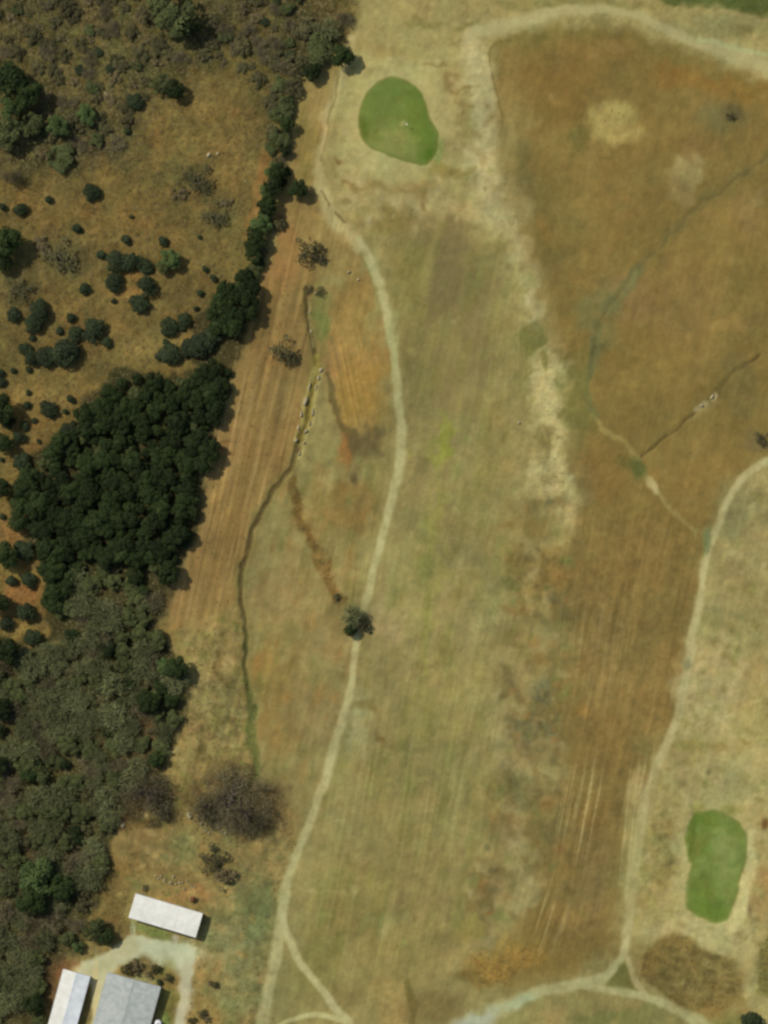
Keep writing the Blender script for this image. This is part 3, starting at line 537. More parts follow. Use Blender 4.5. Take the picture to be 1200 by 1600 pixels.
def bare_limbs(seed, hgt=1.1, r=.05, name='trunk'):
    g = random.Random(seed); bm = bmesh.new()
    def grow(p, d, l, rr, dep):
        q_ = p+d*l; tube(bm, p, q_, rr, rr*.65, 5 if dep < 2 else 3)
        if dep < 3:
            for k in range(3 if dep else 6):
                nd = (d*.6+Vector((g.uniform(-1, 1), g.uniform(-1, 1), g.uniform(-.1, .6)))*.9).normalized()
                grow(q_, nd, l*g.uniform(.55, .85), rr*.55, dep+1)
    grow(Vector((0, 0, -.1)), Vector((g.uniform(-.1, .1), g.uniform(-.1, .1), 1)).normalized(), hgt*.38, r, 0)
    return bm_mesh(bm, name, M_BARK)

PROTO = {}
GN = {'x': 'shrubs and trees along the ditch and path', 'g': 'garden shrubs around the houses', 'h': 'trees of the boundary hedge', None: None}
def kind(key, fn, trunks, n=4): PROTO[key] = ([fn(i) for i in range(n)], [trunks(i) for i in range(3)])
kind('ever', lambda i: leaf_crown(100+i, 2600, .062, M_EVER, 26, 1.45, .4, .66, lo=.16, hi=.36), lambda i: trunk_mesh(i, 1.5), 6)
kind('mid', lambda i: leaf_crown(120+i, 1500, .080, M_BUSH, 14, 1.15, .12, .6, lo=.2, hi=.42), lambda i: trunk_mesh(10+i, 1.0), 6)
kind('small', lambda i: leaf_crown(140+i, 420, .17, M_BUSH, 5, 1.2, .1, .4), lambda i: trunk_mesh(20+i, .9, .07, 4), 5)
kind('olive', lambda i: leaf_crown(160+i, 800, .075, M_OLIVE, 16, .9, .05, .75, lo=.12, hi=.34), lambda i: trunk_mesh(30+i, .9), 5)
kind('dry', lambda i: leaf_crown(180+i, 500, .075, M_DRY, 14, .75, .03, .8, lo=.1, hi=.32), lambda i: trunk_mesh(40+i, .8), 4)
kind('grey', lambda i: leaf_crown(200+i, 1700, .062, M_GREY, 20, 1.15, .3, .7, lo=.14, hi=.36), lambda i: trunk_mesh(50+i, 1.2), 4)
kind('bright', lambda i: leaf_crown(220+i, 2000, .062, M_BRIGHT, 20, 1.25, .3, .7, lo=.14, hi=.36), lambda i: trunk_mesh(60+i, 1.3), 3)
kind('bare', lambda i: bare_crown(240+i, 1500, .020, M_TWIG, 1.1, ln=.15), lambda i: bare_limbs(70+i), 6)
kind('bareb', lambda i: bare_crown(260+i, 1100, .017, M_TWIGB, .95, ln=.15), lambda i: bare_limbs(80+i), 4)
kind('huge', lambda i: bare_crown(300+i, 2500, .0085, M_TWIGB, .8, ln=.085), lambda i: bare_limbs(95+i, 1.15, .06), 2)
kind('sparse', lambda i: leaf_crown(320+i, 420, .062, M_OLIVE, 18, .8, .05, .8, lo=.1, hi=.34), lambda i: trunk_mesh(97+i, .8), 3)
kind('red', lambda i: leaf_crown(280+i, 260, .17, M_RED, 5, .9, .1, .5), lambda i: trunk_mesh(90+i, .7), 1)
NAME = {'ever': 'evergreen_tree', 'mid': 'round_bush', 'small': 'round_bush', 'olive': 'olive_shrub', 'dry': 'dry_shrub', 'grey': 'grey_leaved_tree', 'bright': 'leafy_tree', 'bare': 'leafless_tree', 'bareb': 'leafless_tree', 'red': 'red_shrub', 'huge': 'leafless_tree', 'sparse': 'thin_shrub'}
CAT = {'ever': 'tree', 'mid': 'bush', 'small': 'bush', 'olive': 'shrub', 'dry': 'shrub', 'grey': 'tree', 'bright': 'tree', 'bare': 'tree', 'bareb': 'tree', 'red': 'shrub', 'huge': 'tree', 'sparse': 'shrub'}
rt = random.Random(11)
def plant(key, px, py, rpx, label, group=None, hz=None, name=None):
    crowns, trunks = PROTO[key]; r = rpx*S*(1.32 if key in ('mid', 'small') else 1.12)
    z = (hz if hz else rt.uniform(.85, 1.1)) * min(1.0, 1.35-.06*r)*r
    if key in ('mid', 'small'): z *= .62
    if group == GN['h'] and key in ('olive', 'grey', 'bareb'): z *= .6
    o = empty(name or NAME[key], at(px, py, -.02), label, CAT[key], group, rt.uniform(0, 6.28), (r*rt.uniform(.94, 1.06), r*rt.uniform(.94, 1.06), z))
    stemmy = key in ('small', 'mid', 'olive', 'dry', 'red', 'sparse')
    link('foliage' if stemmy else 'crown', rt.choice(crowns), o); link('stem' if stemmy else 'trunk', rt.choice(trunks), o)
    return o

# ------------------------------------------------------------------ buildings
M_WHITE = noise_mat('white_roof_sheet', (.70,.69,.58), (.80,.79,.69), .5, .5, .3, .03)
M_PALEBLUE = noise_mat('pale_roof_sheet', (.58,.61,.60), (.72,.75,.73), .4, .5, .3, .03)
M_GREYROOF = noise_mat('grey_roof_sheet', (.35,.38,.335), (.46,.48,.43), .7, .5, .3, .03)
M_WALL = noise_mat('plaster_wall', (.42,.38,.29), (.52,.47,.36), 1.2, .9, .1, .05)
M_TRIM = noise_mat('trim', (.30,.30,.27), (.36,.36,.33), 2, .6, .3, .05)
M_DOOR = noise_mat('painted_door', (.10,.07,.04), (.14,.10,.06), 4, .6, .3, .05)
M_GLASS, _, b_ = new_mat('window_glass', .1, .5); b_.inputs['Base Color'].default_value = (.03, .04, .05, 1)
M_TANK = noise_mat('white_plastic', (.72,.72,.68), (.8,.8,.77), 1, .45, .4, .02)

def box_bm(bm, x0, x1, y0, y1, z0, z1):
    v = [bm.verts.new((x, y, z)) for z in (z0, z1) for x, y in ((x0, y0), (x1, y0), (x1, y1), (x0, y1))]
    for f in ((3,2,1,0),(4,5,6,7),(0,1,5,4),(1,2,6,5),(2,3,7,6),(3,0,4,7)): bm.faces.new([v[i] for i in f])
def boxes(name, mat, parent, *bs):
    bm = bmesh.new()
    for b in bs: box_bm(bm, *b)
    return link(name, bm_mesh(bm, name, mat), parent)

def building(label, name, cpx, cpy, dirx, diry, width, length, wallh, pitch, mats, sheets, door_side=-1):
    """gabled shed; local y runs along the ridge"""
    a = math.atan2(-diry, dirx)-math.pi/2
    z0 = ground_z(cpx, cpy)
    o = empty(name, (wx(cpx), wy(cpy), z0), label, 'building', None, a)
    w, l, ov, t = width/2, length/2, .25, .15
    iw, il = w-ov, l-ov
    rise = pitch*w
    walls = ((-iw, -iw+t, -il, il), (iw-t, iw, -il, il), (-iw+t+.002, iw-t-.002, -il, -il+t), (-iw+t+.002, iw-t-.002, il-t, il))
    for k, (x0, x1, y0, y1) in enumerate(walls):
        bm = bmesh.new()
        if k < 2: box_bm(bm, x0, x1, y0, y1, -.3, wallh)
        else:                                        # gable ends rise to the ridge
            pr = [(x0, -.3), (x1, -.3), (x1, wallh), (0, wallh+pitch*iw-.03), (x0, wallh)]
            A = [bm.verts.new((x, y0, z)) for x, z in pr]; B = [bm.verts.new((x, y1, z)) for x, z in pr]
            bm.faces.new(A); bm.faces.new(B[::-1])
            for i in range(5): bm.faces.new((A[i], B[i], B[(i+1) % 5], A[(i+1) % 5]))
        link('wall', bm_mesh(bm, 'wall', M_WALL), o)
    # roof sheets: ribbed, lapped a little over each other
    zr = wallh+pitch*iw+.02; sl = length/sheets; g = random.Random(len(label))
    shared = {}
    for side in (-1, 1):
        for i in range(sheets):
            ya = -l+i*sl; yb = ya+sl-.025
            bm = bmesh.new(); nrib = 7; prev_ = None; lift = .012*(i % 2)
            prof = []
            for k in range(nrib*4+1):
                yy = ya+(yb-ya)*k/(nrib*4); prof.append((yy, (0, .035, .035, 0)[k % 4]))
            for yy, dz in prof:
                A = bm.verts.new((side*.02, yy, zr+dz+lift)); B = bm.verts.new((side*w, yy, zr-pitch*w+dz+lift))
                if prev_: bm.faces.new((prev_[0], prev_[1], B, A) if side < 0 else (prev_[0], A, B, prev_[1]))
                prev_ = (A, B)
            geom = bm.faces[:]
            ex = bmesh.ops.extrude_face_region(bm, geom=geom)
            for v in ex['geom']:
                if isinstance(v, bmesh.types.BMVert): v.co.z -= .012
            link('roof_sheet', bm_mesh(bm, 'roof_sheet', mats[0] if side < 0 else mats[1]), o)
    bm = bmesh.new()
    for s in (-1, 1):
        A = [bm.verts.new(c) for c in ((0, -l-.02, zr+.085), (s*.22, -l-.02, zr+.085-pitch*.22), (s*.22, l+.02, zr+.085-pitch*.22), (0, l+.02, zr+.085))]
        bm.faces.new(A if s > 0 else A[::-1])
    link('ridge_cap', bm_mesh(bm, 'ridge_cap', mats[0]), o)
    for s in (-1, 1):
        ze = zr-pitch*w
        boxes('gutter', M_TRIM, o, (min(s*(w+.02), s*(w+.14)), max(s*(w+.02), s*(w+.14)), -l, l, ze-.12, ze-.02))
    nwin = max(2, int(length//4))
    for s in (-1, 1):
        for i in range(nwin):
            yc = -il+(i+.5)*(2*il)/nwin; x = s*iw
            if s == door_side and i == nwin//2:
                d = boxes('door', M_DOOR, o, (min(x, x+s*.05), max(x, x+s*.05), yc-.5, yc+.5, 0, 2.05))
                boxes('handle', M_TRIM, d, (min(x+s*.052, x+s*.1), max(x+s*.052, x+s*.1), yc+.32, yc+.42, 1.0, 1.05))
                continue
            f = boxes('window', M_TRIM, o, (min(x, x+s*.05), max(x, x+s*.05), yc-.6, yc+.6, .95, 1.02), (min(x, x+s*.05), max(x, x+s*.05), yc-.6, yc+.6, 1.95, 2.02),
                      (min(x, x+s*.05), max(x, x+s*.05), yc-.6, yc-.53, 1.022, 1.948), (min(x, x+s*.05), max(x, x+s*.05), yc+.53, yc+.6, 1.022, 1.948), (min(x, x+s*.04), max(x, x+s*.04), yc-.025, yc+.025, 1.022, 1.948))
            boxes('pane', M_GLASS, f, (min(x+s*.004, x+s*.02), max(x+s*.004, x+s*.02), yc-.528, yc+.528, 1.024, 1.946))
    return o
building('long white ribbed-roof shed standing alone north of the paved yard', 'farm_shed', 260, 1428.5, 104, 31, 7.8, 21.9, 3.1, .07, (M_WHITE, M_WHITE), 6)
building('narrow building with pale bluish white roof west of the grey roofed house', 'outbuilding', 100, 1595, -22, 80, 8.7, 32.0, 2.6, .06, (M_PALEBLUE, M_WHITE), 8, 1)
building('wide house with two-toned grey metal roof beside the paved drive', 'farm_house', 190, 1603, -22, 79, 17.2, 31.0, 3.0, .07, (M_GREYROOF, M_GREYROOF), 8, 1)
# tank at the house corner
t_ = empty('water_tank', at(247, 1598), 'round white water tank at the east side of the grey roofed house', 'water tank')
bm = bmesh.new(); prof = [(0,2.15),(.35,2.12),(.38,2.06),(.95,1.9),(1.1,1.78),(1.12,1.3),(1.08,1.26),(1.12,1.2),(1.12,.7),(1.08,.66),(1.12,.6),(1.12,0),(0,0)]
ringv = [[bm.verts.new((r*math.cos(2*math.pi*i/24), r*math.sin(2*math.pi*i/24), z)) for i in range(24)] if r else [bm.verts.new((0, 0, z))] for r, z in prof]
for A, B in zip(ringv[:-1], ringv[1:]):
    for i in range(24):
        a = A[i % len(A)]; b = A[(i+1) % len(A)]; c = B[(i+1) % len(B)]; d = B[i % len(B)]
        bm.faces.new([v for k, v in enumerate((a, b, c, d)) if v not in (a, b, c, d)[:k]])
link('tank_body', bm_mesh(bm, 'tank_body', M_TANK), t_)
bm = bmesh.new(); bmesh.ops.create_cone(bm, cap_ends=True, segments=16, radius1=.3, radius2=.26, depth=.1, matrix=Matrix.Translation((0, 0, 2.2))); link('lid', bm_mesh(bm, 'lid', M_TRIM), t_)

# ------------------------------------------------------------------ flag on the first green
M_POLE = noise_mat('pole_paint', (.6,.6,.55), (.7,.7,.65), 5, .5, .3, 0); M_FLAG = noise_mat('flag_cloth', (.72,.68,.48), (.8,.76,.56), 3, .9, .1, 0)
fl = empty('golf_flag', at(632, 194), 'pale flag on a thin pole on the upper putting green', 'golf flag')
bm = bmesh.new(); tube(bm, (0, 0, 0), (0, 0, 2.3), .02, .014, 8); link('flagstick', bm_mesh(bm, 'flagstick', M_POLE), fl)
bm = bmesh.new(); nx = 7; rows = [[bm.verts.new((.016+.85*i/nx, .07*math.sin(i*1.1)-.62*j*i/nx, 2.28-.5*j*(1-.75*i/nx)-.04*i/nx)) for i in range(nx+1)] for j in (0, .5, 1)]
for j in range(2):
    for i in range(nx): bm.faces.new((rows[j][i], rows[j][i+1], rows[j+1][i+1], rows[j+1][i]))
fo = link('flag', bm_mesh(bm, 'flag', M_FLAG), fl); fo.modifiers.new('cloth', 'SOLIDIFY').thickness = .008
bm = bmesh.new(); bmesh.ops.create_cone(bm, cap_ends=True, segments=12, radius1=.055, radius2=.055, depth=.02, matrix=Matrix.Translation((0, 0, .02))); link('cup', bm_mesh(bm, 'cup', M_POLE), fl)

# ------------------------------------------------------------------ rocks
def rock_mesh(seed):
    g = random.Random(seed); bm = bmesh.new(); bmesh.ops.create_icosphere(bm, subdivisions=2, radius=1)
    ax = [Vector((g.uniform(-1, 1), g.uniform(-1, 1), g.uniform(-.3, 1))).normalized() for _ in range(9)]; ds = [g.uniform(.55, .9) for _ in ax]
    for v in bm.verts:
        for n_, d in zip(ax, ds):
            e = v.co.dot(n_)-d
            if e > 0: v.co -= n_*e
        v.co *= g.uniform(.96, 1.04)
    return bm_mesh(bm, 'rock', M_ROCK)
ROCKS = [rock_mesh(i) for i in range(6)]
def rock(px, py, lx, ly, rot, label, group=None, hz=.6):
    o = link('rock', rt.choice(ROCKS), loc=at(px, py, .1)); o.scale = (lx*S, ly*S, min(lx, ly)*S*hz*1.6); o.rotation_euler = (0, 0, math.radians(-rot))
    return tag(o, label, 'rock', group)
GD = 'pale rocks along the ditch'
for a in ((477,627,4,8,15,'long pale rock lying on the west bank where the ditch bends'), (471,648,3.2,6,12,'slim pale rock south of the longest rock on the west ditch bank'),
          (466,668,2.6,4.5,10,'small pale rock low on the west ditch bank'), (462,688,4,3.6,0,'whitish rock set apart west of the ditch'), (489,645,2.6,8,12,'narrow pale rock strip on the east bank of the ditch'),
          (484,662,2.4,5,14,'pale rock below the narrow strip on the east ditch bank'), (478,674,4,5,20,'blunt pale rock on the east bank beside the ditch bend'), (475,692,3,3,0,'small dull rock on the east ditch bank, furthest south but one'),
          (468,709,2.6,4.5,25,'lowest pale rock on the east side of the ditch'), (501,578,5,3.2,-40,'tilted pale rock where the ditch forks'), (498,590,3,5,10,'greyish rock just south of the ditch fork'),
          (484,488,2.4,3.4,0,'small white rock in the upper ditch'), (486,518,2.6,5,0,'elongated white rock in the upper ditch'), (493,458,3,2.4,0,'pale stone at the head of the ditch'),
          (483,605,1.6,8,12,'thin yellowish ledge on the west bank above the longest rock'), (494,605,1.8,7,10,'thin yellowish ledge on the east bank opposite the shrubless slope')):
    rock(*a, group=GD)
for a in ((545,425,4,3.4,10,'whitish rock on the orange soil by the path bend'), (560,437,2.4,2.4,0,'little pale stone beside the whitish rock at the path bend'), (811,661,3.6,2.8,0,'lone white rock at the edge of the fairway'),
          (296,1274,5,7,-20,'large pale boulder at the west foot of the big bare tree'), (333,1327,6,5,20,'pale boulder south of the big bare tree'), (192,1290,4,6,20,'orange tinted boulder at the corner of the wood'),
          (160,1352,2.4,5,20,'thin white stone at the edge of the bare wood'), (326,242,5,3,-40,'pale rock on bare soil in the scrub'), (340,240,3,2.4,-30,'smaller pale rock beside the one on bare soil in the scrub'),
          (165,145,2.4,3,0,'small white stone among the scrub in the north'), (1113,620,3,5,35,'pale stone on the scar beside the thin field ditch'), (1097,634,4,3,0,'flat pale stone at the middle of the field ditch scar')):
    rock(*a)
NTH = ['westernmost', 'second', 'third', 'fourth', 'fifth', 'sixth', 'seventh', 'eighth', 'ninth', 'tenth', 'eleventh', 'twelfth', 'thirteenth', 'fourteenth', 'fifteenth', 'easternmost']
for i in range(16):
    f = i/15; rock(243+f*62+rt.uniform(-1.7, 1.7), 1366+f*22+rt.uniform(-8, 9), rt.uniform(2, 3.8), rt.uniform(1.8, 3), rt.uniform(0, 180), f'{NTH[i]} stone counted from the west in the rubble row north of the white shed', 'rubble row north of the white shed')
for i in range(14):
    rock(315+i*3.7+rt.uniform(-1.5, 1.5), 1292+rt.uniform(-9, 12), rt.uniform(1.6, 3.4), rt.uniform(1.6, 3), rt.uniform(0, 180), f'{NTH[i] if i < 13 else NTH[15]} stone counted from the west among those below the big bare tree', 'stones below the big bare tree')

# ------------------------------------------------------------------ single bushes and trees
GB = 'dark round bushes on the bare slope'
BUSHES = [
 (143,300,15,'mid','dark round bush alone at the north of the bare slope'), (31,327,12,'mid','dark round bush north of the large tree on the west edge'), (76,312,7,'small','small round bush between two larger ones in the north-west'),
 (6,323,7,'small','small dark bush touching the frame beside a larger round bush'), (122,357,9,'small','small dark bush south of the lone northern bush'), (198,375,9,'small','small round bush north of the double clump'),
 (257,376,10,'mid','dark bush at the north end of the pale green leafy clump'), (205,338,4,'small','tiny dark bush in the middle of the northern bare soil'), (312,371,4.5,'small','tiny bush east of the leafy clump'),
 (182,408,18,'mid','large dark bush forming the west half of a double clump'), (206,409,18,'mid','large dark bush forming the east half of a double clump'), (160,398,9,'small','small bush attached to the west of the double clump'), (229,416,12,'mid','brownish dark bush at the east end of the double clump'),
 (320,421,6,'small','small bush, upper of two above the wooded corner'), (333,434,8,'small','dark little bush, lower of two above the wooded corner'), (313,460,7,'small','small bush just north-west of the wooded corner'), (307,482,5,'small','tiny bush beside the wooded corner'),
 (180,442,15,'mid','round dark bush below the double clump'), (132,452,10,'mid','small round bush west of the one below the double clump'), (231,447,17,'mid','large round bush, upper of a close pair'), (217,477,17,'mid','large round bush, lower of a close pair'), (178,470,6,'small','tiny bush between the round pair and the double clump'),
 (20,492,12,'mid','round dark bush west of the tall twin bush'), (64,484,17,'mid','upper crown of the tall twin bush on orange soil'), (52,506,15,'mid','lower crown of the tall twin bush on orange soil'), (110,495,9,'small','small brownish bush on orange soil east of the twin bush'), (94,518,7.5,'small','small bush between the twin bush and the three-lobed clump'),
 (147,516,20,'mid','largest dark bush of the three-lobed clump'), (119,522,12,'mid','west bush of the three-lobed clump'), (167,534,9.5,'mid','south-east bush of the three-lobed clump'), (50,528,6,'small','tiny bush north of the long dark clump'),
 (98,550,24,'mid','biggest dark bush at the east of the long dark clump'), (74,558,16,'mid','middle bush of the long dark clump'), (118,554,12,'mid','bush at the tip of the long dark clump'), (40,544,10,'mid','bush at the north-west end of the long dark clump'), (49,560,13,'mid','bush at the south-west of the long dark clump'), (46,577,6.5,'small','small bush hanging below the long dark clump'), (21,579,5.5,'small','faint tiny bush south-west of the long dark clump'),
 (263,511,15,'mid','greener round bush west of the wooded corner'), (289,500,12,'mid','dark purplish bush joined to the greener round bush'), (283,510,8,'mid','low dark bush between the greener bush and the purplish one'), (266,556,18,'mid','bluish dark bush standing in front of the thicket'), (248,557,8,'small','small brown bush at the west of the bluish bush'), (260,536,8,'small','little bush above the bluish bush'),
 (292,545,14,'mid','dark bush east of the bluish bush'), (314,542,20,'mid','broad dark bush at the south-west of the wooded corner'), (330,528,16,'mid','dark bush tucked against the wooded corner'),
 (75,641,15,'mid','round green bush among the tiny ones west of the thicket'), (45,613,6,'small','northernmost tiny bush west of the round green bush'), (43,634,8,'small','small bush directly west of the round green bush'), (38,665,9,'small','small bush south-west of the round green bush'), (54,657,7,'small','tiny bush touching the south-west of the round green bush'), (31,683,11,'mid','grey-green bush beside the western tree cluster'),
 (110,624,7.5,'small','small bush north of the thicket shoulder'), (102,643,5,'small','tiny red-brown bush beside the thicket shoulder'), (108,676,14,'mid','dark bush just off the thicket shoulder'), (61,689,5.5,'small','tiny bush on orange soil south of the green bush'), (33,720,15,'mid','brownish round bush north of the thicket tip'), (115,660,6,'small','small bush above the dark bush off the thicket shoulder'), (3,718,5,'small','tiny bush at the frame beside the brownish round bush'),
 (4,807,6,'small','small dark bush on the bare patch west of the thicket'), (36,862,18,'mid','dark bush at the north of the sandy gaps'), (18,905,10,'small','low bush between two sandy gaps'), (45,908,14,'mid','dark bush east of the pale sandy sliver'), (40,960,18,'mid','dark bush below the orange gap'), (10,975,12,'mid','brown bush south-west of the orange gap'), (52,996,15,'mid','round bush beneath the lower sandy gap'),
 (1141,183,9,'sparse','dark little bush on the grey patch in the brown field'), (1187,686,14,'sparse','dark bush in the brown field by the bend of the far path'), (1172,1596,16,'mid','dark bush in the south-east beside the dry scrub'),
]
for px, py, r, k, lab in BUSHES: plant(k, px, py, r, lab, GB if px < 340 else None)
SINGLE = [
 (272,22,44,'grey','broad bluish-green tree at the north of the scrub',None), (296,40,24,'ever','dark stand-in tree for the shadow cast by the broad bluish-green tree',None), (235,20,20,'olive','olive shrub west of the broad bluish-green tree',None), (252,132,20,'grey','grey-green tree above the scrub clearing',None), (274,142,17,'ever','dark stand-in tree for the shadow east of the grey-green one by the scrub clearing',None), (212,160,14,'mid','dark green bush below the scrub clearing tree',None), (200,205,7,'small','small dark bush south of the scrub clearing tree',None),  # two dark trees added here to stand for their neighbours' cast shadows
 (18,130,32,'ever','dark green tree on the west frame, north of a lighter one',None), (18,172,22,'bright','yellowish green tree on the west frame',None), (45,150,26,'ever','dark tree inside the western scrub cluster',None), (10,205,30,'grey','dull green tree at the south of the western scrub cluster',None), (52,195,22,'grey','grey-green tree east of the yellowish green one',None), (20,275,16,'bareb','brown leafless bush on the west frame above the bare slope',None), (92,200,20,'bright','small pale leafy tree in the western scrub',None), (136,182,18,'bright','fresh green shrubby tree near the scrub hollow',None), (95,245,26,'grey','low grey-green tree at the south margin of the scrub',None),
 (12,380,28,'ever','big dark green tree on the west frame by the bare slope',None), (5,410,18,'ever','dark tree hanging below the big western frame tree',None), (268,404,18,'bright','leafy green tree in the pale clump east of the double bush',None), (258,418,14,'grey','grey-green shrubby tree below the leafy one',None), (5,640,27,'ever','tall dark tree on the west frame beside tiny bushes',None), (15,660,14,'ever','dark tree leaning east of the tall western frame tree',None), (8,692,17,'ever','round dark tree south of the tall western frame tree',None), (5,762,18,'ever','dark tree on the west frame beside the thicket tip',None), (3,598,9,'mid','bush cut by the frame north of the tall western tree',None), (0,583,8,'mid','second bush cut by the frame north of the tall western tree',None), (10,868,24,'ever','dark bluish tree on the west frame by the sandy gaps',None), (0,940,20,'ever','dark tree on the west frame beside the orange gap',None), (14,1015,24,'ever','dark tree on the west frame below the sandy gaps',None), (4,1105,20,'ever','dark evergreen at the frame beside the bare wood',None),(2,1195,16,'ever','dark evergreen at the frame deep in the bare wood',None),
 (276,1044,20,'ever','dark green tree jutting out onto the tan strip',None), (258,1040,16,'bright','yellow-green stand-in tree for the sunlit west side of the one jutting onto the strip',None), (232,1095,22,'ever','deep green tree inside the bare wood edge',None), (62,1366,34,'bright','bright green tree inside the bare wood',None), (50,1405,26,'ever','darker green tree below the bright green one in the bare wood',None), (96,1385,24,'ever','dark tree on the shaded side of the bright green one',None), (148,1448,22,'grey','grey-green tree at the corner of the paved yard',None), (166,1462,16,'ever','dark stand-in tree for the shadow of the grey-green tree at the yard corner',None), (122,1478,11,'bright','yellowish shrubby tree west of the paved yard',None), (55,1565,20,'ever','dark green tree beside the pale bluish roof',None), (62,1590,14,'grey','pale grey-green tree at the corner of the pale bluish roof',None),  # jutting tree's lit side and yard tree's shadow are added trees
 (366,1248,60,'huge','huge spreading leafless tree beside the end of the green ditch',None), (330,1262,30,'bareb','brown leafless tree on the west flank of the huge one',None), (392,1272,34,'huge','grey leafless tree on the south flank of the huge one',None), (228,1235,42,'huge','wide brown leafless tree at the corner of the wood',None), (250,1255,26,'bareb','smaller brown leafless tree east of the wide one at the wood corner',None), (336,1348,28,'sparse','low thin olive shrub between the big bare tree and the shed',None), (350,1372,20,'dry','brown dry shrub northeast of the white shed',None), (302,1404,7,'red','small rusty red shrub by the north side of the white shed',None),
 (442,552,25,'sparse','thin grey-green bush on the tan strip west of the ditch','x'), (453,556,15,'sparse','small thin bush on the east of the thin grey-green one by the ditch','x'), (484,394,26,'sparse','thin olive shrub north of the ditch head','x'), (500,398,14,'dry','dry shrub east of the one north of the ditch head','x'), (484,453,9,'sparse','low dark shrub at the head of the ditch','x'), (500,456,9,'sparse','flat olive shrub beside the ditch head','x'),
 (552,960,19,'bare','grey leafless tree overhanging the path','x'), (566,974,14,'sparse','thin shrub leaning over the east side of the path','x'), (548,984,12,'ever','dark leafy shrub tree at the west side of the path','x'), (574,983,8,'olive','little olive shrub east of the path by the leafless trees','x'), (527,934,7,'olive','tiny olive shrub up the brown gully from the path','x'),
 (213,1510,14,'dry','brown garden shrub north of the grey roof','g'), (200,1512,12,'olive','olive garden shrub west of the brown one by the grey roof','g'), (244,1512,10,'olive','olive garden shrub beside the paved drive','g'), (250,1534,6,'small','small dark garden bush at the grey roof corner','g'), (232,1522,8,'dry','small dry garden shrub between two larger ones','g'), (262,1528,8,'olive','little olive garden shrub at the bend of the drive','g'),
 (337,1538,7,'olive','small round shrub on the lawn east of the drive','g'), (330,1537,6,'dry','pale dry shrub touching the round one east of the drive','g'), (316,1582,9,'olive','olive shrub at the south end of the drive','g'), (300,1596,8,'olive','shrub on the drive verge at the frame','g'), (324,1592,8,'dry','dry shrub next to the olive one at the south end of the drive','g'), (228,1388,7,'olive','low shrub by the north corner of the white shed','g'),
 (535,90,18,'ever','dark blue-green tree at the north end of the boundary hedge','h'), (500,80,25,'grey','wide grey-green tree in the northern boundary hedge','h'), (478,52,22,'olive','olive tree-like shrub west of the wide grey-green hedge tree','h'), (512,45,20,'bare','leafless tree above the wide grey-green hedge tree','h'), (540,32,15,'bareb','brown brushy tree at the very top of the hedge','h'), (470,100,20,'olive','olive shrub under the wide grey-green hedge tree','h'), (488,112,14,'ever','dark small tree south of the wide hedge tree','h'),
 (456,140,15,'olive','olive hedge shrub where the tan strip begins','h'), (446,168,16,'grey','grey-green hedge tree north of the gap','h'), (449,195,12,'ever','dark hedge tree close to the tan strip','h'), (440,215,16,'grey','grey-green hedge tree near the middle of the boundary','h'), (446,238,9,'ever','small dark hedge tree above the break in the hedge','h'), (436,270,15,'ever','dark hedge tree below the break','h'), (428,292,16,'ever','dark hedge tree with brown west side','h'), (466,298,15,'ever','dark tree standing off the hedge on the tan strip','h'), (420,322,16,'ever','dark hedge tree in the lower hedge','h'), (438,352,12,'olive','olive shrub east of the lower hedge','h'), (408,350,17,'bright','fresher green hedge tree on the slope side','h'), (402,375,16,'ever','dark hedge tree near the wooded corner','h'), (398,398,14,'ever','small dark hedge tree nearest the wooded corner','h'), (425,268,12,'bright','light green shrub tree on the slope side of the hedge','h'), (415,300,11,'bright','second light green shrub tree on the slope side of the hedge','h'), (398,425,14,'grey','grey-green tree joining the hedge to the wooded corner','h'),
]
HEDGE = [(462,128,12,'olive'),(438,132,13,'grey'),(430,150,14,'olive'),(452,158,9,'ever'),(428,178,13,'grey'),(450,180,8,'ever'),(426,205,13,'olive'),(447,212,8,'ever'),(424,232,12,'grey'),(446,226,8,'ever'),(441,252,9,'bareb'),(432,256,10,'olive'),(448,268,8,'ever'),(440,285,9,'ever'),(414,338,12,'ever'),(424,352,10,'bareb'),(396,362,11,'ever'),(392,385,12,'ever'),(410,396,9,'olive'),(404,412,10,'ever')]
HW = {'olive': 'olive hedge shrub', 'grey': 'grey-green hedge shrub', 'ever': 'small dark hedge tree', 'bareb': 'leafless hedge shrub'}
HO = {}
for px, py, r, k, lab, gk in SINGLE:
    hz = {'huge': .75, 'low': .4}.get(lab.split()[0])
    plant(k, px, py, r*(1.15 if gk == 'h' else 1), lab, GN[gk], hz)

WORD = ['northernmost', 'second', 'third', 'fourth', 'fifth', 'sixth', 'seventh', 'eighth', 'ninth', 'tenth', 'eleventh']
for px, py, r, k in sorted(HEDGE, key=lambda t: t[1]):
    i = HO.get(k, 0); HO[k] = i+1
    plant(k, px, py, r*1.15, f'{HW[k]} filling the boundary hedge, {WORD[i]} of its kind from the north', GN['h'], .6)

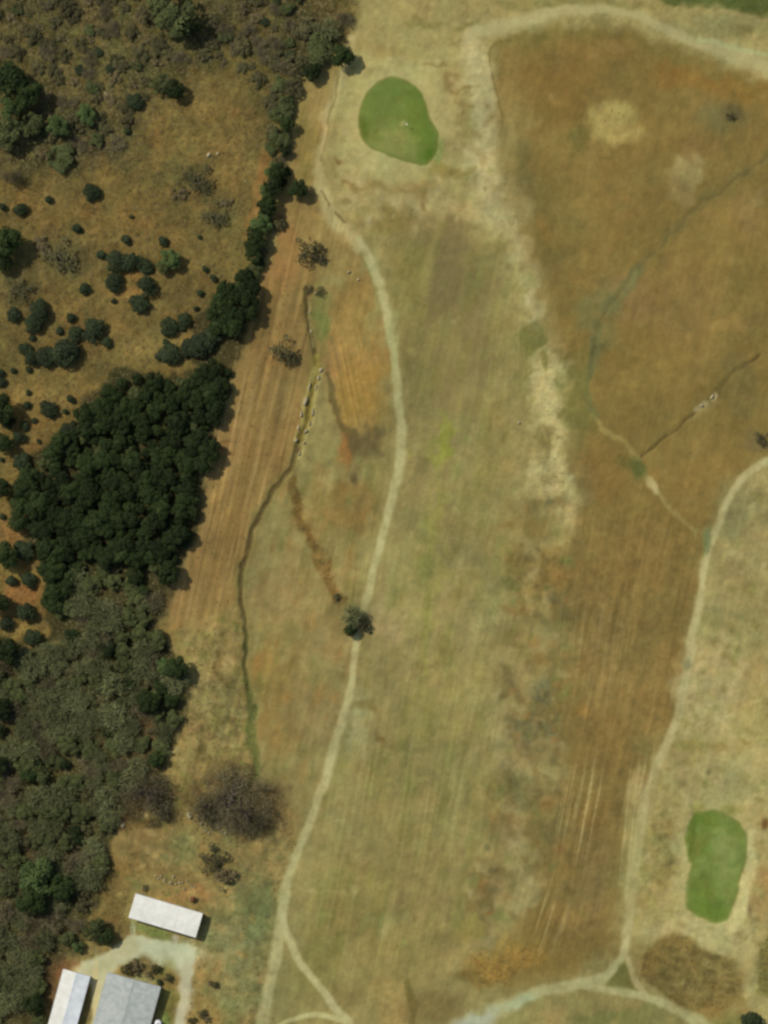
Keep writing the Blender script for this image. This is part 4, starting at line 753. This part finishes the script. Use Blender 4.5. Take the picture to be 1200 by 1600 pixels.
# ------------------------------------------------------------------ woods, planted in uneven rows
ORD = ['first','second','third','fourth','fifth','sixth','seventh','eighth','ninth','tenth','eleventh','twelfth','thirteenth','fourteenth','fifteenth','sixteenth','seventeenth','eighteenth','nineteenth','twentieth','twenty-first','twenty-second','twenty-third','twenty-fourth','twenty-fifth','twenty-sixth','twenty-seventh','twenty-eighth','twenty-ninth','thirtieth']
def wood(P, dx, dy, jit, pick, what, where, group, seed, hzr=None):
    g = random.Random(seed); ymin, ymax = min(p[1] for p in P), max(p[1] for p in P); xmin, xmax = min(p[0] for p in P), max(p[0] for p in P)
    n = 0; y = ymin+dy*.3; row = 0
    while y < ymax:
        got = []
        x = xmin+(dx*.5 if n % 2 else 0)
        while x < xmax:
            px, py = x+g.uniform(-jit, jit), y+g.uniform(-jit, jit)
            if inside(P, px, py) and -25 < px and py < 1625: got.append((px, py))
            x += dx
        got.sort()
        for i, (px, py) in enumerate(got):
            k, r = pick(g, px, py)
            plant(k, px, py, r, f'{what[k]}, {ORD[i]} from west in {ORD[row]} row of {where}', group, hzr and g.uniform(*hzr))
        if got: row += 1
        n += 1; y += dy
CORNER = [(322,470),(352,452),(390,425),(404,430),(402,470),(385,505),(372,540),(352,530),(330,505)]
wood(CORNER, 21, 20, 4, lambda g, x, y: ('ever', g.uniform(14, 19)), {'ever': 'dark evergreen'}, 'the wooded corner by the tan strip', 'evergreens of the wooded corner', 3)
THICK = [(190,592),(215,590),(262,592),(300,595),(330,575),(358,575),(356,600),(345,640),(338,680),(322,730),(312,775),(298,815),(292,850),(272,890),(262,915),(235,880),(200,880),(150,870),(120,890),(98,950),(78,960),(62,930),(70,880),(62,850),(30,830),(18,795),(26,760),(60,730),(85,690),(125,675),(132,640),(170,610)]
def pick_t(g, x, y):
    if g.random() < .06: return 'grey', g.uniform(12, 15)
    return 'ever', g.choice((9, 11, 13, 14, 15, 16, 17, 18, 20))+g.uniform(-1, 1)
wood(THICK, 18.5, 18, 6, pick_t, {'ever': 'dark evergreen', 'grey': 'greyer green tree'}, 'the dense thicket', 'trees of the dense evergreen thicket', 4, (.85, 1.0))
BARE = [(-20,1040),(40,1020),(85,1000),(110,905),(160,885),(200,890),(240,895),(258,950),(246,990),(252,1030),(288,1070),(290,1110),(262,1160),(255,1185),(225,1200),(188,1230),(178,1290),(166,1335),(150,1385),(128,1420),(105,1470),(70,1500),(62,1540),(50,1560),(-20,1610)]
def pick_b(g, x, y):
    u = g.random()
    if y < 1010 and x > 190 and u < .4: return 'grey', g.uniform(15, 20)
    if u < .46: return 'bare', g.uniform(17, 25)
    if u < .58: return 'bareb', g.uniform(16, 22)
    if u < .82: return 'grey', g.uniform(14, 20)
    if u < .95: return 'olive', g.uniform(13, 17)
    return 'ever', g.uniform(9, 17)
wood(BARE, 26, 25, 8, pick_b, {'bare': 'grey leafless tree', 'bareb': 'brown leafless tree', 'grey': 'dull green tree', 'ever': 'dark evergreen', 'olive': 'olive shrub'}, 'the bare wood', 'trees of the grey bare wood', 5, (.55, .85))
SCRUB = [(-15,-10),(230,-15),(225,60),(320,75),(335,-15),(470,-15),(460,100),(430,130),(425,200),(395,120),(330,100),(235,110),(230,180),(190,225),(120,235),(60,245),(60,110),(-15,90)]
def pick_s(g, x, y):
    u = g.random()
    if u < .45: return 'olive', g.uniform(8, 16)
    if u < .66: return 'dry', g.uniform(8, 14)
    if u < .88: return 'bareb', g.uniform(11, 18)
    if u < .95: return 'grey', g.uniform(9, 14)
    return 'mid', g.uniform(7, 10)
wood(SCRUB, 25, 23, 9, pick_s, {'olive': 'low olive shrub', 'dry': 'straw brown shrub', 'bareb': 'leafless brown shrub', 'grey': 'low grey-green shrub', 'mid': 'dark green bush'}, 'the northern scrub', 'shrubs of the northern scrub', 6, (.4, .65))
for k, (px, py, r, kk, lab) in enumerate(((310,285,28,'sparse','faint olive shrub in the middle of the eastern slope'),(336,340,24,'sparse','faint olive shrub beside the boundary hedge slope'),(95,405,32,'sparse','faded dry shrub patch north of the twin bush'),(28,455,24,'sparse','faded thin shrub west of the twin bush'),(70,385,20,'dry','dry shrub north of the faded patch'),(280,300,14,'dry','small dry shrub west of the faint olive one'),(355,315,12,'dry','small dry shrub by the orange verge'))):
    plant(kk, px, py, r, lab, 'faded shrubs of the bare slope', .5)

# ------------------------------------------------------------------ dry grass tufts, uncountable
def tufts(n, seed):
    g = np.random.default_rng(seed)
    dens = np.clip((ROUGH-.045)*9, 0, 1); dens[GM > .1] = 0; dens[(PX < -20) | (PX > 1220) | (PY < -20) | (PY > 1620)] = 0
    p = dens.ravel().astype(np.float64); p /= p.sum(); k = g.choice(p.size, n, p=p)
    bx = WX.ravel()[k]+g.uniform(-.2, .2, n); by = WY.ravel()[k]+g.uniform(-.2, .2, n); bz = Z.ravel()[k]
    bladen = 5; a = g.uniform(0, 2*math.pi, (n, bladen)); L = g.uniform(.2, .6, (n, 1))*(1+1.2*np.clip(ROUGH.ravel()[k]-.1, 0, .06)/.06)[:, None]*g.uniform(.6, 1.2, (n, bladen)); hh = g.uniform(.12, .4, (n, 1))*g.uniform(.6, 1.2, (n, bladen))
    B = np.stack([bx, by, bz-.03], -1)[:, None, :]
    tip = B+np.stack([np.cos(a)*L, np.sin(a)*L, hh], -1)
    s = np.stack([-np.sin(a), np.cos(a), 0*a], -1)*.10
    co_ = np.stack([B-s, B+s, tip], 2).reshape(-1, 3)
    gc = colr[k]; straw = np.array([.34, .27, .12]); olive = np.array([.10, .10, .04]); brn = np.array([.13, .09, .045])
    u = g.uniform(0, 1, (n, 1)); tgt = np.where(u < .5, straw, np.where(u < .8, olive, brn))
    c_ = gc*.5+tgt*.5*g.uniform(.7, 1.15, (n, 1))
    return raw_mesh('grass_tufts', co_, tris=np.arange(len(co_)).reshape(-1, 3), mat=M_TUFT, col=np.repeat(c_, bladen*3, 0))
M_TUFT, tt, tb = new_mat('dry_grass', 1.0, 0.0); ta = tt.nodes.new('ShaderNodeAttribute'); ta.attribute_name = 'cover'; tt.links.new(ta.outputs['Color'], tb.inputs['Base Color'])
tag(link('grass_tufts', tufts(48000, 31)), 'dry straw and olive grass tufts growing in the rough', 'grass', kind='stuff')
